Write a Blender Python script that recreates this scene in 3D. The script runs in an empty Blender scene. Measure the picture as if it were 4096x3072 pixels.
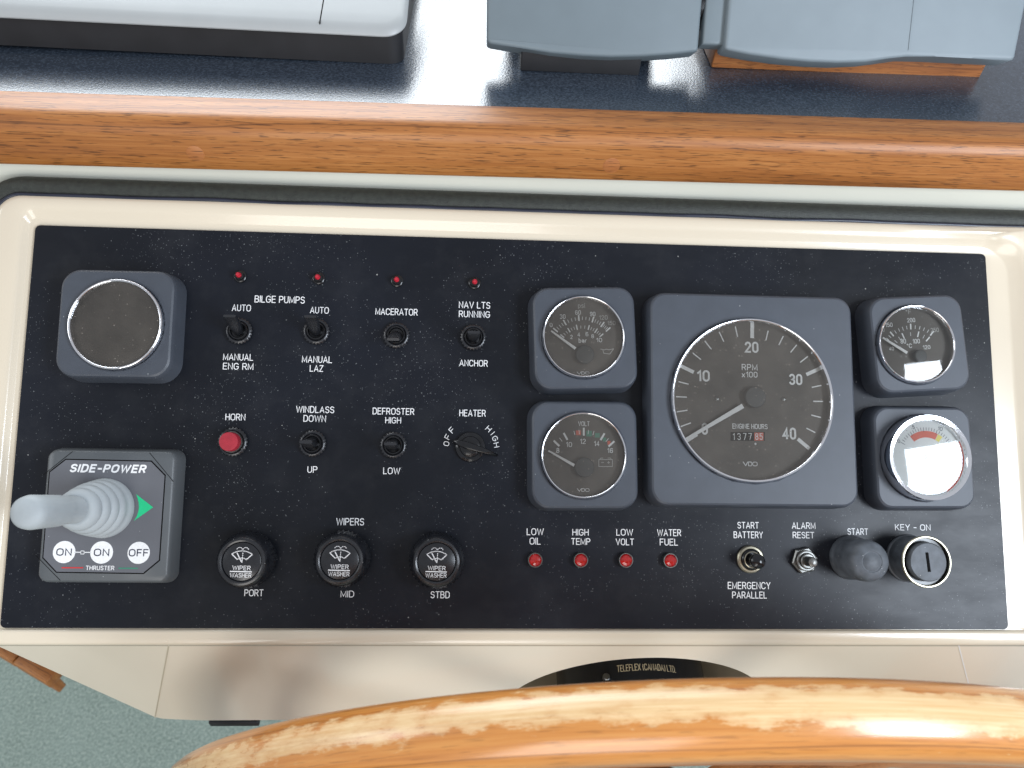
import bpy, bmesh, math, random
from mathutils import Matrix, Vector, noise
random.seed(7)
R_ = math.radians
scene = bpy.context.scene
COL = scene.collection

# ---------------------------------------------------------------- camera
# Frame used below: millimetres on the sloping control panel (x right, y up the
# slope, z out of the panel).  M tips it 35 degrees from level into the world.
MM = 0.001
SLOPE = R_(35)
M = Matrix.Rotation(SLOPE, 4, 'X')
CAM_R = Matrix(((0.9981417781379638, 0.012787654773927123, 0.05957740025350899),
                (-0.019730491992498992, 0.9928831407433378, 0.11744690933940809),
                (-0.05765152575012986, -0.11840415834348078, 0.9912904503048812)))
CAM_P = Vector((-31.17235, -25.27001, 409.8533))
cam_d = bpy.data.cameras.new('camera')
cam = bpy.data.objects.new('camera', cam_d)
COL.objects.link(cam)
cam.matrix_world = M @ Matrix.Translation(CAM_P * MM) @ CAM_R.transposed().to_4x4()
cam_d.sensor_width = 36
cam_d.lens = 3100 / 4096 * 36
cam_d.clip_start = 0.01
cam_d.clip_end = 50
cam_d.dof.use_dof = True
cam_d.dof.focus_distance = 0.41
cam_d.dof.aperture_fstop = 15
scene.camera = cam

# ---------------------------------------------------------------- light
scene.view_settings.view_transform = 'Standard'
scene.view_settings.look = 'None'
scene.view_settings.exposure = 0.38
scene.view_settings.gamma = 1
world = bpy.data.worlds.new('World')
scene.world = world
world.use_nodes = True
bgn = world.node_tree.nodes['Background']
bgn.inputs[0].default_value = (0.88, 0.91, 0.98, 1)
bgn.inputs[1].default_value = 0.43


def area_lamp(name, loc, target, w, h, power, color, up=(0, 0, 1), roll=0.0):
    d = bpy.data.lights.new(name, 'AREA')
    d.shape = 'RECTANGLE'
    d.size, d.size_y = w, h
    d.energy = power
    d.color = color
    o = bpy.data.objects.new(name, d)
    COL.objects.link(o)
    o.location = loc
    z = (Vector(loc) - Vector(target)).normalized()
    x = Vector(up).cross(z).normalized()
    y = z.cross(x)
    R3 = Matrix((x, y, z)).transposed() @ Matrix.Rotation(roll, 3, 'Z')
    o.rotation_euler = R3.to_euler()
    return o


area_lamp('windscreen_daylight', (-0.22, 0.95, 0.62), (0, 0.1, 0.1), 1.2, 0.5, 13.5, (0.90, 0.96, 1.0))
area_lamp('side_window_daylight', (0.90, -0.80, 0.662), (0.15, 0, 0), 0.36, 0.76, 15, (0.80, 0.89, 1.0), up=(0, 0.819, 0.574), roll=R_(8))
area_lamp('aft_fill_added', (-0.25, -1.9, 0.25), (0, 0, -0.1), 0.9, 1.2, 12, (1.0, 0.97, 0.92))  # added fill from behind the camera to brighten the apron, no window known
area_lamp('port_window_daylight', (-1.5, -0.1, 0.75), (0, 0, 0), 0.7, 0.45, 4.5, (0.93, 0.97, 1.0))


# ---------------------------------------------------------------- pixels to places
def pix_dir(px, py):
    return CAM_R.transposed() @ Vector(((px - 2048) / 3100, -(py - 1536) / 3100, -1))


def at(px, py, z=0.0):
    d = pix_dir(px, py)
    return CAM_P + d * ((z - CAM_P.z) / d.z)


M3 = M.to_3x3()
CW = M3 @ CAM_P


def hit(dx, dy, ax, val):
    """world mm where the ray of a 2212-wide pixel meets a level or upright plane"""
    s = 4096 / 2212
    d = M3 @ pix_dir(dx * s, dy * s)
    return CW + d * ((val - CW[ax]) / d[ax])


def zoom(x0, y0, s):
    return lambda x, y: (x0 + x / s, y0 + y / s)


Z3 = zoom(0, 950, 2.0109)
Z4 = zoom(0, 1700, 2.0109)
Z5 = zoom(800, 1000, 1.7015)
Z6 = zoom(800, 1900, 1.7015)
Z7 = zoom(2050, 1080, 1.659)
Z8 = zoom(2550, 1130, 1.7462)
Z9 = zoom(3400, 1130, 1.7467)
Z10 = zoom(2050, 2030, 2.6024)
Z11 = zoom(2850, 2030, 2.0109)


# ---------------------------------------------------------------- materials
def mat(name):
    m = bpy.data.materials.new(name)
    m.use_nodes = True
    nt = m.node_tree
    b = nt.nodes['Principled BSDF']
    return m, nt, b


def N(nt, t, **kw):
    n = nt.nodes.new(t)
    for k, v in kw.items():
        if hasattr(n, k) and k not in n.inputs:
            setattr(n, k, v)
        else:
            n.inputs[k].default_value = v
    return n


def coords(nt, scale=(1, 1, 1), src='Object', rot=(0, 0, 0)):
    tc = nt.nodes.new('ShaderNodeTexCoord')
    mp = nt.nodes.new('ShaderNodeMapping')
    mp.inputs['Scale'].default_value = scale
    mp.inputs['Rotation'].default_value = rot
    nt.links.new(tc.outputs[src], mp.inputs[0])
    return mp.outputs[0]


def ramp(nt, fac, stops):
    r = nt.nodes.new('ShaderNodeValToRGB')
    el = r.color_ramp.elements
    while len(el) > 1:
        el.remove(el[-1])
    el[0].position = stops[0][0]
    el[0].color = (*stops[0][1], 1) if len(stops[0][1]) == 3 else stops[0][1]
    for p, c in stops[1:]:
        e = el.new(p)
        e.color = (*c, 1)
    nt.links.new(fac, r.inputs[0])
    return r.outputs[0]


def mixc(nt, fac, a, b, blend='MIX'):
    m = nt.nodes.new('ShaderNodeMix')
    m.data_type = 'RGBA'
    m.blend_type = blend
    for s, v in ((0, fac), (6, a), (7, b)):
        if isinstance(v, bpy.types.NodeSocket):
            nt.links.new(v, m.inputs[s])
        elif isinstance(v, (int, float)):
            m.inputs[s].default_value = v
        else:
            m.inputs[s].default_value = (*v, 1)
    return m.outputs[2]


def math_(nt, op, a, b=None, c=None):
    n = nt.nodes.new('ShaderNodeMath')
    n.operation = op
    for i, v in enumerate((a, b, c)):
        if v is None:
            continue
        if isinstance(v, bpy.types.NodeSocket):
            nt.links.new(v, n.inputs[i])
        else:
            n.inputs[i].default_value = v
    return n.outputs[0]


def bump(nt, b, height, strength, dist=0.0002):
    n = nt.nodes.new('ShaderNodeBump')
    n.inputs['Strength'].default_value = strength
    n.inputs['Distance'].default_value = dist
    nt.links.new(height, n.inputs['Height'])
    nt.links.new(n.outputs[0], b.inputs['Normal'])


def noise_tex(nt, vec, scale, detail=2, rough=0.5):
    n = nt.nodes.new('ShaderNodeTexNoise')
    n.inputs['Scale'].default_value = scale
    n.inputs['Detail'].default_value = detail
    n.inputs['Roughness'].default_value = rough
    nt.links.new(vec, n.inputs['Vector'])
    return n.outputs[0]


def specks(nt, vec, cell, rad, keep, seed=0.0):
    """sparse dust specks: 1 inside a speck, 0 elsewhere"""
    v = nt.nodes.new('ShaderNodeTexVoronoi')
    v.inputs['Scale'].default_value = 1 / cell
    nt.links.new(vec, v.inputs['Vector'])
    sep = nt.nodes.new('ShaderNodeSeparateColor')
    nt.links.new(v.outputs['Color'], sep.inputs[0])
    on = math_(nt, 'LESS_THAN', sep.outputs[0], keep)
    r = math_(nt, 'MULTIPLY', sep.outputs[1], rad / cell)
    inside = math_(nt, 'LESS_THAN', v.outputs['Distance'], r)
    return math_(nt, 'MULTIPLY', on, inside)


def plain(name, color, rough=0.5, metal=0.0, spec=0.5, var=0.08, nscale=60, bumps=0.0, bscale=900, bdist=0.0001, coat=0.0, src='Object', dust=0.0):
    m, nt, b = mat(name)
    vec = coords(nt, src=src)
    n = noise_tex(nt, vec, nscale, 3)
    dark = tuple(c * (1 - var) for c in color)
    lite = tuple(min(1, c * (1 + var)) for c in color)
    c = ramp(nt, n, [(0.3, dark), (0.7, lite)])
    if dust:
        s = specks(nt, vec, 0.0016, 0.00030, dust)
        c = mixc(nt, math_(nt, 'MULTIPLY', s, 0.6), c, (0.45, 0.46, 0.46))
    nt.links.new(c, b.inputs['Base Color'])
    b.inputs['Roughness'].default_value = rough
    b.inputs['Metallic'].default_value = metal
    b.inputs['Specular IOR Level'].default_value = spec
    b.inputs['Coat Weight'].default_value = coat
    b.inputs['Coat Roughness'].default_value = 0.08
    if bumps:
        bump(nt, b, noise_tex(nt, vec, bscale, 2), bumps, bdist)
    return m


MT = {}
MT['cream'] = plain('cream_gelcoat', (0.67, 0.585, 0.455), 0.22, var=0.02, nscale=8, bumps=0.12, bscale=70, bdist=0.0006, coat=0.4)
MT['apron'] = plain('cream_gelcoat_orange_peel', (0.80, 0.71, 0.575), 0.30, var=0.03, nscale=10, bumps=0.2, bscale=420, bdist=0.0003, coat=0.3)
MT['riser'] = plain('painted_riser', (0.64, 0.635, 0.55), 0.4, var=0.03, nscale=12, bumps=0.1, bscale=200)
MT['vinyl'] = plain('black_vinyl', (0.020, 0.023, 0.018), 0.55, var=0.3, nscale=400, bumps=0.8, bscale=1500, bdist=0.0003)
MT['piping'] = plain('blue_black_piping', (0.016, 0.020, 0.035), 0.35, var=0.2)
MT['bezel'] = plain('blue_black_moulded_plastic', (0.050, 0.058, 0.073), 0.45, var=0.07, nscale=90, bumps=0.35, bscale=3500, bdist=0.00006, dust=0.05)
MT['thruster'] = plain('grey_moulded_plastic', (0.080, 0.088, 0.094), 0.42, var=0.06, bumps=0.3, bscale=3000, bdist=0.00005, dust=0.04)
MT['thruster_plate'] = plain('grey_label_plate', (0.110, 0.114, 0.128), 0.48, var=0.05, bumps=0.2, bscale=3000, bdist=0.00005, dust=0.05)
MT['groove'] = plain('black_groove', (0.006, 0.006, 0.006), 0.9, spec=0.1)
MT['rubber'] = plain('grey_rubber_boot', (0.335, 0.365, 0.378), 0.6, var=0.05, nscale=120, bumps=0.2, bscale=1500)
MT['black'] = plain('black_plastic', (0.006, 0.0065, 0.008), 0.2, var=0.3, nscale=300, dust=0.12)
MT['lever'] = plain('black_lever_plastic', (0.010, 0.011, 0.014), 0.30, spec=0.7, var=0.2)
MT['black_satin'] = plain('black_satin_plastic', (0.010, 0.011, 0.014), 0.27, spec=0.6, var=0.3, nscale=300, dust=0.2)
MT['black_matt'] = plain('black_matt_case', (0.014, 0.014, 0.016), 0.6, var=0.2)
MT['boot'] = plain('dusty_black_rubber', (0.075, 0.085, 0.098), 0.55, var=0.35, nscale=180, bumps=0.5, bscale=900, dust=0.25)
MT['chrome'] = plain('polished_chrome', (0.86, 0.87, 0.90), 0.07, metal=1, var=0.02)
MT['old_chrome'] = plain('dull_chrome', (0.22, 0.22, 0.21), 0.38, metal=1, var=0.15, nscale=600)
MT['brass_ring'] = plain('worn_nickel_ring', (0.42, 0.39, 0.30), 0.38, metal=1, var=0.1, nscale=600)
MT['red'] = plain('red_button_plastic', (0.32, 0.018, 0.032), 0.42, var=0.15, nscale=250, dust=0.1)
MT['white'] = plain('white_print', (0.78, 0.78, 0.78), 0.5, var=0.06, nscale=900)
MT['dial_white'] = plain('dial_white_print', (0.80, 0.80, 0.78), 0.5, var=0.04, nscale=900)
MT['dial_dim'] = plain('dial_faded_print', (0.42, 0.41, 0.38), 0.5, var=0.04, nscale=900)
MT['navy'] = plain('navy_print', (0.02, 0.025, 0.05), 0.5)
MT['green'] = plain('green_print', (0.01, 0.50, 0.21), 0.45)
MT['line_green'] = plain('dark_green_print', (0.01, 0.25, 0.14), 0.45)
MT['line_red'] = plain('red_print', (0.50, 0.03, 0.03), 0.45)
MT['dial'] = plain('glare_brown_dial', (0.082, 0.069, 0.055), 0.6, var=0.1, nscale=50)  # black dial with the glare on it mixed into a brown base
MT['dial_red'] = plain('dial_orange_red_print', (0.62, 0.10, 0.05), 0.5)
MT['dial_green'] = plain('dial_green_print', (0.04, 0.22, 0.14), 0.5)
MT['dial_yellow'] = plain('dial_yellow_print', (0.75, 0.65, 0.12), 0.5)
MT['dial_pale'] = plain('pale_dial', (0.62, 0.64, 0.63), 0.4, var=0.05)
MT['hub'] = plain('grey_needle_hub', (0.060, 0.060, 0.056), 0.55, var=0.1)
MT['light_case'] = plain('light_grey_case', (0.36, 0.375, 0.375), 0.42, var=0.02, bumps=0.15, bscale=2500, bdist=0.00005)
MT['case_a'] = plain('blue_grey_cover', (0.150, 0.185, 0.205), 0.5, var=0.03, bumps=0.3, bscale=2500, bdist=0.00005)
MT['case_b'] = plain('mid_grey_cover', (0.200, 0.240, 0.265), 0.5, var=0.03, bumps=0.3, bscale=2500, bdist=0.00005)
MT['pump'] = plain('black_enamel', (0.012, 0.013, 0.015), 0.25, var=0.2)
MT['gold'] = plain('pale_gold_print', (0.55, 0.45, 0.28), 0.5)
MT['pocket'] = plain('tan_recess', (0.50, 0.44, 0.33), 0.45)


def panel_material():
    m, nt, b = mat('dusty_black_panel')
    vec = coords(nt)
    base = ramp(nt, noise_tex(nt, vec, 9, 4), [(0.3, (0.0045, 0.0055, 0.008)), (0.7, (0.008, 0.010, 0.016))])
    film = ramp(nt, noise_tex(nt, vec, 45, 5, 0.65), [(0.48, (0, 0, 0)), (0.85, (0.010, 0.010, 0.010))])
    c = mixc(nt, 1.0, base, film, 'ADD')
    # dust gathers in drifts: more specks where a broad noise is high
    drift = math_(nt, 'MULTIPLY', noise_tex(nt, vec, 16, 4), 1.5)
    drift = math_(nt, 'SUBTRACT', drift, 0.60)
    s1 = specks(nt, vec, 0.0015, 0.00036, drift)
    s2 = specks(nt, vec, 0.0075, 0.00050, 0.25)
    fine = specks(nt, vec, 0.0008, 0.00026, drift)
    c = mixc(nt, math_(nt, 'MULTIPLY', fine, 0.25), c, (0.30, 0.32, 0.33))
    c = mixc(nt, math_(nt, 'MULTIPLY', s1, 0.27), c, (0.36, 0.38, 0.38))
    c = mixc(nt, math_(nt, 'MULTIPLY', s2, 0.42), c, (0.55, 0.55, 0.52))
    nt.links.new(c, b.inputs['Base Color'])
    r = ramp(nt, noise_tex(nt, coords(nt, (1, 2.6, 1), rot=(0, 0, 0.5)), 22, 6, 0.7), [(0.35, (0.31,) * 3), (0.65, (0.40,) * 3)])
    nt.links.new(r, b.inputs['Roughness'])
    b.inputs['Specular IOR Level'].default_value = 0.25
    bump(nt, b, noise_tex(nt, vec, 2600, 1), 0.22, 0.00006)
    return m


def dash_material():
    m, nt, b = mat('black_leathergrain_dash')
    vec = coords(nt)
    c = ramp(nt, noise_tex(nt, vec, 700, 3), [(0.35, (0.020, 0.028, 0.042)), (0.7, (0.060, 0.078, 0.105))])
    nt.links.new(c, b.inputs['Base Color'])
    b.inputs['Roughness'].default_value = 0.21
    b.inputs['Specular IOR Level'].default_value = 0.95
    v = nt.nodes.new('ShaderNodeTexVoronoi')
    v.inputs['Scale'].default_value = 900
    nt.links.new(vec, v.inputs['Vector'])
    bump(nt, b, math_(nt, 'ADD', v.outputs['Distance'], noise_tex(nt, vec, 1400, 2)), 0.28, 0.00014)
    return m


def wood_material(name, cols, src='Object', rot=(0, 0, 0), pore=0.7, rough=0.47, scale=1.0):
    """cols: dark, mid, light.  Grain runs along the first coordinate."""
    m, nt, b = mat(name)
    tc = nt.nodes.new('ShaderNodeTexCoord')
    mp = nt.nodes.new('ShaderNodeMapping')
    mp.inputs['Rotation'].default_value = rot
    nt.links.new(tc.outputs[src], mp.inputs[0])
    base = mp.outputs[0]

    def st(sx, sy):
        q = nt.nodes.new('ShaderNodeMapping')
        q.inputs['Scale'].default_value = (sx, sy, sy)
        nt.links.new(base, q.inputs[0])
        return q.outputs[0]
    broad = noise_tex(nt, st(5 * scale, 55 * scale), 1.0, 4, 0.6)
    fine = noise_tex(nt, st(28 * scale, 900 * scale), 1.0, 3, 0.6)
    pores = noise_tex(nt, st(95 * scale, 1500 * scale), 1.0, 2, 0.5)
    fig = nt.nodes.new('ShaderNodeTexWave')
    fig.wave_type = 'BANDS'
    fig.bands_direction = 'Y'
    fig.inputs['Scale'].default_value = 1.0
    fig.inputs['Distortion'].default_value = 9
    fig.inputs['Detail'].default_value = 3
    fig.inputs['Detail Scale'].default_value = 0.7
    nt.links.new(st(2.2 * scale, 42 * scale), fig.inputs['Vector'])
    t = math_(nt, 'MULTIPLY', broad, 0.36)
    t = math_(nt, 'ADD', t, math_(nt, 'MULTIPLY', fine, 0.56))
    t = math_(nt, 'ADD', t, math_(nt, 'MULTIPLY', fig.outputs['Fac'], 0.10))
    c = ramp(nt, t, [(0.28, cols[0]), (0.50, cols[1]), (0.74, cols[2])])
    pm = ramp(nt, pores, [(0.58, (0, 0, 0)), (0.66, (pore,) * 3)])
    c = mixc(nt, pm, c, tuple(k * 0.28 for k in cols[0]))
    line = ramp(nt, fig.outputs['Fac'], [(0.0, (0.5,) * 3), (0.010, (0, 0, 0))])
    c = mixc(nt, line, c, tuple(k * 0.35 for k in cols[0]))
    b.inputs['Roughness'].default_value = rough
    b.inputs['Coat Weight'].default_value = 0.08
    b.inputs['Coat Roughness'].default_value = 0.3
    bump(nt, b, pores, 0.25, 0.00012)
    return m, nt, b, c


def finish_wood(t):
    m, nt, b, c = t
    nt.links.new(c, b.inputs['Base Color'])
    return m


MT['panel'] = panel_material()
MT['dash'] = dash_material()
MT['rail'] = finish_wood(wood_material('varnished_teak', ((0.20, 0.062, 0.013), (0.34, 0.122, 0.026), (0.48, 0.205, 0.058))))
MT['block'] = finish_wood(wood_material('varnished_teak_block', ((0.20, 0.065, 0.018), (0.36, 0.125, 0.034), (0.48, 0.20, 0.062)), scale=1.3))


def wheel_material():
    cols = ((0.40, 0.140, 0.026), (0.57, 0.225, 0.048), (0.68, 0.315, 0.085))
    m, nt, b, c = wood_material('worn_varnished_wheel', cols, src='UV', pore=0.3, rough=0.25, scale=0.8)
    at_ = nt.nodes.new('ShaderNodeAttribute')
    at_.attribute_name = 'wear'
    tc = nt.nodes.new('ShaderNodeTexCoord')

    def nz(sx, sy, rough=0.6):
        q = nt.nodes.new('ShaderNodeMapping')
        q.inputs['Scale'].default_value = (sx, sy, 1)
        nt.links.new(tc.outputs['UV'], q.inputs[0])
        return noise_tex(nt, q.outputs[0], 1.0, 5, rough)
    e = math_(nt, 'ADD', at_.outputs['Fac'], math_(nt, 'MULTIPLY', math_(nt, 'SUBTRACT', nz(60, 190, 0.72), 0.5), 1.5))
    sep0 = nt.nodes.new('ShaderNodeSeparateXYZ')
    nt.links.new(tc.outputs['UV'], sep0.inputs[0])
    ph = math_(nt, 'ADD', math_(nt, 'MULTIPLY', sep0.outputs[0], 560.0), math_(nt, 'MULTIPLY', sep0.outputs[1], 330.0))
    ph = math_(nt, 'ADD', ph, math_(nt, 'MULTIPLY', nz(20, 40), 6.0))
    e = math_(nt, 'ADD', e, math_(nt, 'MULTIPLY', math_(nt, 'SINE', ph), 0.045))
    mask = ramp(nt, e, [(0.40, (0, 0, 0)), (0.52, (0.6, 0.6, 0.6)), (0.8, (1, 1, 1))])
    bare = ramp(nt, nz(25, 900), [(0.3, (0.66, 0.41, 0.18)), (0.7, (0.82, 0.60, 0.34))])
    # nicks in the varnish beside the worn band
    nick = ramp(nt, nz(150, 420), [(0.68, (0, 0, 0)), (0.72, (0.8, 0.8, 0.8))])
    c = mixc(nt, nick, c, (0.68, 0.46, 0.22))
    sep = nt.nodes.new('ShaderNodeSeparateXYZ')
    nt.links.new(tc.outputs['UV'], sep.inputs[0])
    seg = math_(nt, 'FLOOR', math_(nt, 'DIVIDE', math_(nt, 'ADD', sep.outputs[0], math_(nt, 'MULTIPLY', sep.outputs[1], 0.5)), 0.262))
    wn = nt.nodes.new('ShaderNodeTexWhiteNoise')
    wn.noise_dimensions = '1D'
    nt.links.new(seg, wn.inputs['W'])
    c = mixc(nt, 1.0, c, ramp(nt, wn.outputs[0], [(0.0, (0.80, 0.76, 0.72)), (1.0, (1.0, 1.0, 1.0))]), 'MULTIPLY')
    c = mixc(nt, mask, c, bare)
    nt.links.new(c, b.inputs['Base Color'])
    rr = math_(nt, 'ADD', math_(nt, 'MULTIPLY', mask, 0.16), 0.18)
    nt.links.new(rr, b.inputs['Roughness'])
    cw = math_(nt, 'SUBTRACT', 0.7, math_(nt, 'MULTIPLY', mask, 0.4))
    nt.links.new(cw, b.inputs['Coat Weight'])
    return m


MT['wheel'] = wheel_material()


def carpet_material():
    m, nt, b = mat('green_carpet')
    vec = coords(nt)
    n1 = noise_tex(nt, vec, 260, 4, 0.7)
    n2 = noise_tex(nt, vec, 12, 3)
    c = ramp(nt, n1, [(0.3, (0.14, 0.19, 0.165)), (0.5, (0.255, 0.325, 0.285)), (0.7, (0.43, 0.49, 0.43))])
    c = mixc(nt, ramp(nt, n2, [(0.35, (0, 0, 0)), (0.75, (0.35,) * 3)]), c, (0.35, 0.43, 0.39))
    nt.links.new(c, b.inputs['Base Color'])
    b.inputs['Roughness'].default_value = 0.95
    bump(nt, b, n1, 0.9, 0.004)
    return m


MT['carpet'] = carpet_material()


def lens_material(name, haze_amt, tint=(0.33, 0.33, 0.31), gloss=0.04):
    m, nt, b = mat(name)
    nt.nodes.remove(b)
    out = nt.nodes['Material Output']
    vec = coords(nt)
    tr = nt.nodes.new('ShaderNodeBsdfTransparent')
    tr.inputs[0].default_value = (0.93, 0.93, 0.92, 1)
    gl = nt.nodes.new('ShaderNodeBsdfGlossy')
    gl.inputs['Roughness'].default_value = gloss
    df = nt.nodes.new('ShaderNodeBsdfDiffuse')
    df.inputs[0].default_value = (*tint, 1)
    fr = nt.nodes.new('ShaderNodeFresnel')
    fr.inputs[0].default_value = 1.5
    m1 = nt.nodes.new('ShaderNodeMixShader')
    # patchy film: dust plus cabin reflections put in as haze; dust specks
    film = math_(nt, 'MULTIPLY', noise_tex(nt, vec, 60, 4, 0.6), haze_amt)
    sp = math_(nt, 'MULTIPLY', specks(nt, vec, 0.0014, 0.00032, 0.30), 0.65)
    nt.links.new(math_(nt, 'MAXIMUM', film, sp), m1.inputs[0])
    nt.links.new(tr.outputs[0], m1.inputs[1])
    nt.links.new(df.outputs[0], m1.inputs[2])
    m2 = nt.nodes.new('ShaderNodeMixShader')
    nt.links.new(math_(nt, 'MULTIPLY', fr.outputs[0], 1.6), m2.inputs[0])
    nt.links.new(m1.outputs[0], m2.inputs[1])
    nt.links.new(gl.outputs[0], m2.inputs[2])
    nt.links.new(m2.outputs[0], out.inputs[0])
    return m


MT['lens'] = lens_material('dusty_haze_lens', 0.20, tint=(0.30, 0.265, 0.225))  # brown film tint stands in for cabin reflections, over the real dust
MT['lens_clean'] = lens_material('clear_lens', 0.08)


def led_material(name, col):
    m, nt, b = mat(name)
    vec = coords(nt)
    c = ramp(nt, noise_tex(nt, vec, 700, 3), [(0.3, tuple(k * 0.6 for k in col)), (0.7, tuple(min(1, k * 1.5) for k in col))])
    nt.links.new(c, b.inputs['Base Color'])
    b.inputs['Roughness'].default_value = 0.16
    b.inputs['Subsurface Weight'].default_value = 0.0
    b.inputs['Coat Weight'].default_value = 0.5
    return m


MT['led'] = led_material('red_led_plastic', (0.42, 0.015, 0.03))
MT['jewel'] = led_material('red_jewel_plastic', (0.34, 0.008, 0.008))


# ---------------------------------------------------------------- mesh builder (millimetres)
class MB:
    def __init__(self):
        self.v, self.f = [], []

    def add(self, verts, faces):
        o = len(self.v)
        self.v += [tuple(p) for p in verts]
        self.f += [tuple(i + o for i in f) for f in faces]
        return self

    def loft(self, rings, close=True, cap0=False, cap1=False):
        n = len(rings[0])
        vs = [p for r in rings for p in r]
        fs = []
        for k in range(len(rings) - 1):
            for i in range(n if close else n - 1):
                j = (i + 1) % n
                fs.append((k * n + i, k * n + j, (k + 1) * n + j, (k + 1) * n + i))
        if cap0:
            fs.append(tuple(reversed(range(n))))
        if cap1:
            fs.append(tuple(range((len(rings) - 1) * n, len(rings) * n)))
        return self.add(vs, fs)

    def lathe(self, prof, n=48, c=(0, 0), lean=(0, 0), teeth=None):
        """prof: (r, z); r = 0 ends close with a fan.  lean shifts x,y per mm of z.
        teeth = (first ring, last ring, depth, count) cuts a knurl"""
        rings = []
        for k, (r, z) in enumerate(prof):
            ring = []
            for i in range(n):
                a = 2 * math.pi * i / n
                rr = max(r, 0.001)
                if teeth and teeth[0] <= k <= teeth[1]:
                    rr += teeth[2] * (1 if (i % 4) < 2 else 0)
                ring.append((c[0] + rr * math.cos(a) + lean[0] * z, c[1] + rr * math.sin(a) + lean[1] * z, z))
            rings.append(ring)
        return self.loft(rings)

    def box(self, x0, x1, y0, y1, z0, z1, b=0.0):
        if b <= 0:
            vs = [(x, y, z) for z in (z0, z1) for y in (y0, y1) for x in (x0, x1)]
            return self.add(vs, [(0, 2, 3, 1), (4, 5, 7, 6), (0, 1, 5, 4), (2, 6, 7, 3), (0, 4, 6, 2), (1, 3, 7, 5)])
        bm = bmesh.new()
        bmesh.ops.create_cube(bm, size=1)
        for q in bm.verts:
            q.co = Vector(((x0 + x1) / 2 + q.co.x * (x1 - x0), (y0 + y1) / 2 + q.co.y * (y1 - y0), (z0 + z1) / 2 + q.co.z * (z1 - z0)))
        bmesh.ops.bevel(bm, geom=bm.edges[:], offset=b, segments=3, affect='EDGES', profile=0.5)
        bm.verts.index_update()
        self.add([q.co[:] for q in bm.verts], [tuple(w.index for w in f.verts) for f in bm.faces])
        bm.free()
        return self

    def poly(self, pts, z=0.0):
        return self.add([(p[0], p[1], z) for p in pts], [tuple(range(len(pts)))])

    def stroke(self, pts, w, z=0.0, caps=False):
        """flat ribbon along a polyline"""
        for a, b_ in zip(pts[:-1], pts[1:]):
            a, b_ = Vector(a[:2]), Vector(b_[:2])
            d = (b_ - a)
            if d.length < 1e-6:
                continue
            d.normalize()
            nrm = Vector((-d.y, d.x)) * w / 2
            e = d * (w * 0.25 if not caps else w * 0.45)
            self.add([(*(a - e - nrm), z), (*(b_ + e - nrm), z), (*(b_ + e + nrm), z), (*(a - e + nrm), z)], [(0, 1, 2, 3)])
        return self

    def disc(self, x, y, r, z=0.0, n=24):
        return self.poly([(x + r * math.cos(2 * math.pi * i / n), y + r * math.sin(2 * math.pi * i / n)) for i in range(n)], z)


def obj(name, mb, m, parent=None, smooth=True, angle=35, flip_check=True, label=None):
    me = bpy.data.meshes.new(name)
    me.from_pydata([(x * MM, y * MM, z * MM) for x, y, z in mb.v], [], mb.f)
    if flip_check:
        bm = bmesh.new()
        bm.from_mesh(me)
        bmesh.ops.remove_doubles(bm, verts=bm.verts, dist=1e-6)
        bmesh.ops.recalc_face_normals(bm, faces=bm.faces)
        bm.to_mesh(me)
        bm.free()
    if smooth:
        me.shade_smooth()
        me.set_sharp_from_angle(angle=R_(angle))
    me.materials.append(MT[m] if isinstance(m, str) else m)
    o = bpy.data.objects.new(name, me)
    COL.objects.link(o)
    if parent:
        o.parent = parent
    if label:
        o['label'] = label
    return o


def thing(name, label, cat, p=(0, 0, 0), rz=0.0, group=None, world_frame=False, tilt=None):
    """Empty at the thing's base.  p in panel mm (or world mm if world_frame)."""
    o = bpy.data.objects.new(name, None)
    o.empty_display_size = 0.01
    COL.objects.link(o)
    loc = Matrix.Translation(Vector(p) * MM)
    rot = Matrix.Rotation(R_(rz), 4, 'Z')
    if tilt:
        rot = rot @ Matrix.Rotation(R_(tilt[0]), 4, 'X') @ Matrix.Rotation(R_(tilt[1]), 4, 'Y')
    o.matrix_world = (Matrix.Identity(4) if world_frame else M) @ loc @ rot
    o['label'] = label
    o['category'] = cat
    if group:
        o['group'] = group
    return o


def _arc(cx, cy, rx, ry, a0, a1, n=7):
    return [(cx + rx * math.cos(R_(a0 + (a1 - a0) * i / n)), cy + ry * math.sin(R_(a0 + (a1 - a0) * i / n))) for i in range(n + 1)]


def _O(w):
    r = w / 2
    q = min(r, 0.3)
    return _arc(r, 1 - q, r, q, 90, 180, 5) + _arc(r, q, r, q, 180, 270, 5) + _arc(r, q, r, q, 270, 360, 5) + _arc(r, 1 - q, r, q, 0, 90, 5)


def _S(w):
    r = w / 2
    return (_arc(r, 0.755, r * 0.95, 0.245, 20, 180, 8) + _arc(r, 0.755, r * 0.95, 0.235, 180, 250, 4)[1:]
            + _arc(r, 0.255, r, 0.265, 70, 0, 4) + _arc(r, 0.255, r, 0.255, 0, -160, 8)[1:])


def _box(w, ybot, ytop, x0=0.0):
    """right-hand bowl from a stem"""
    h = (ytop - ybot) / 2
    return [(x0, ytop), (w - h * 0.9, ytop)] + _arc(w - h * 0.9, (ytop + ybot) / 2, h * 0.9, h, 90, -90, 8)[1:] + [(x0, ybot)]


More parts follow.
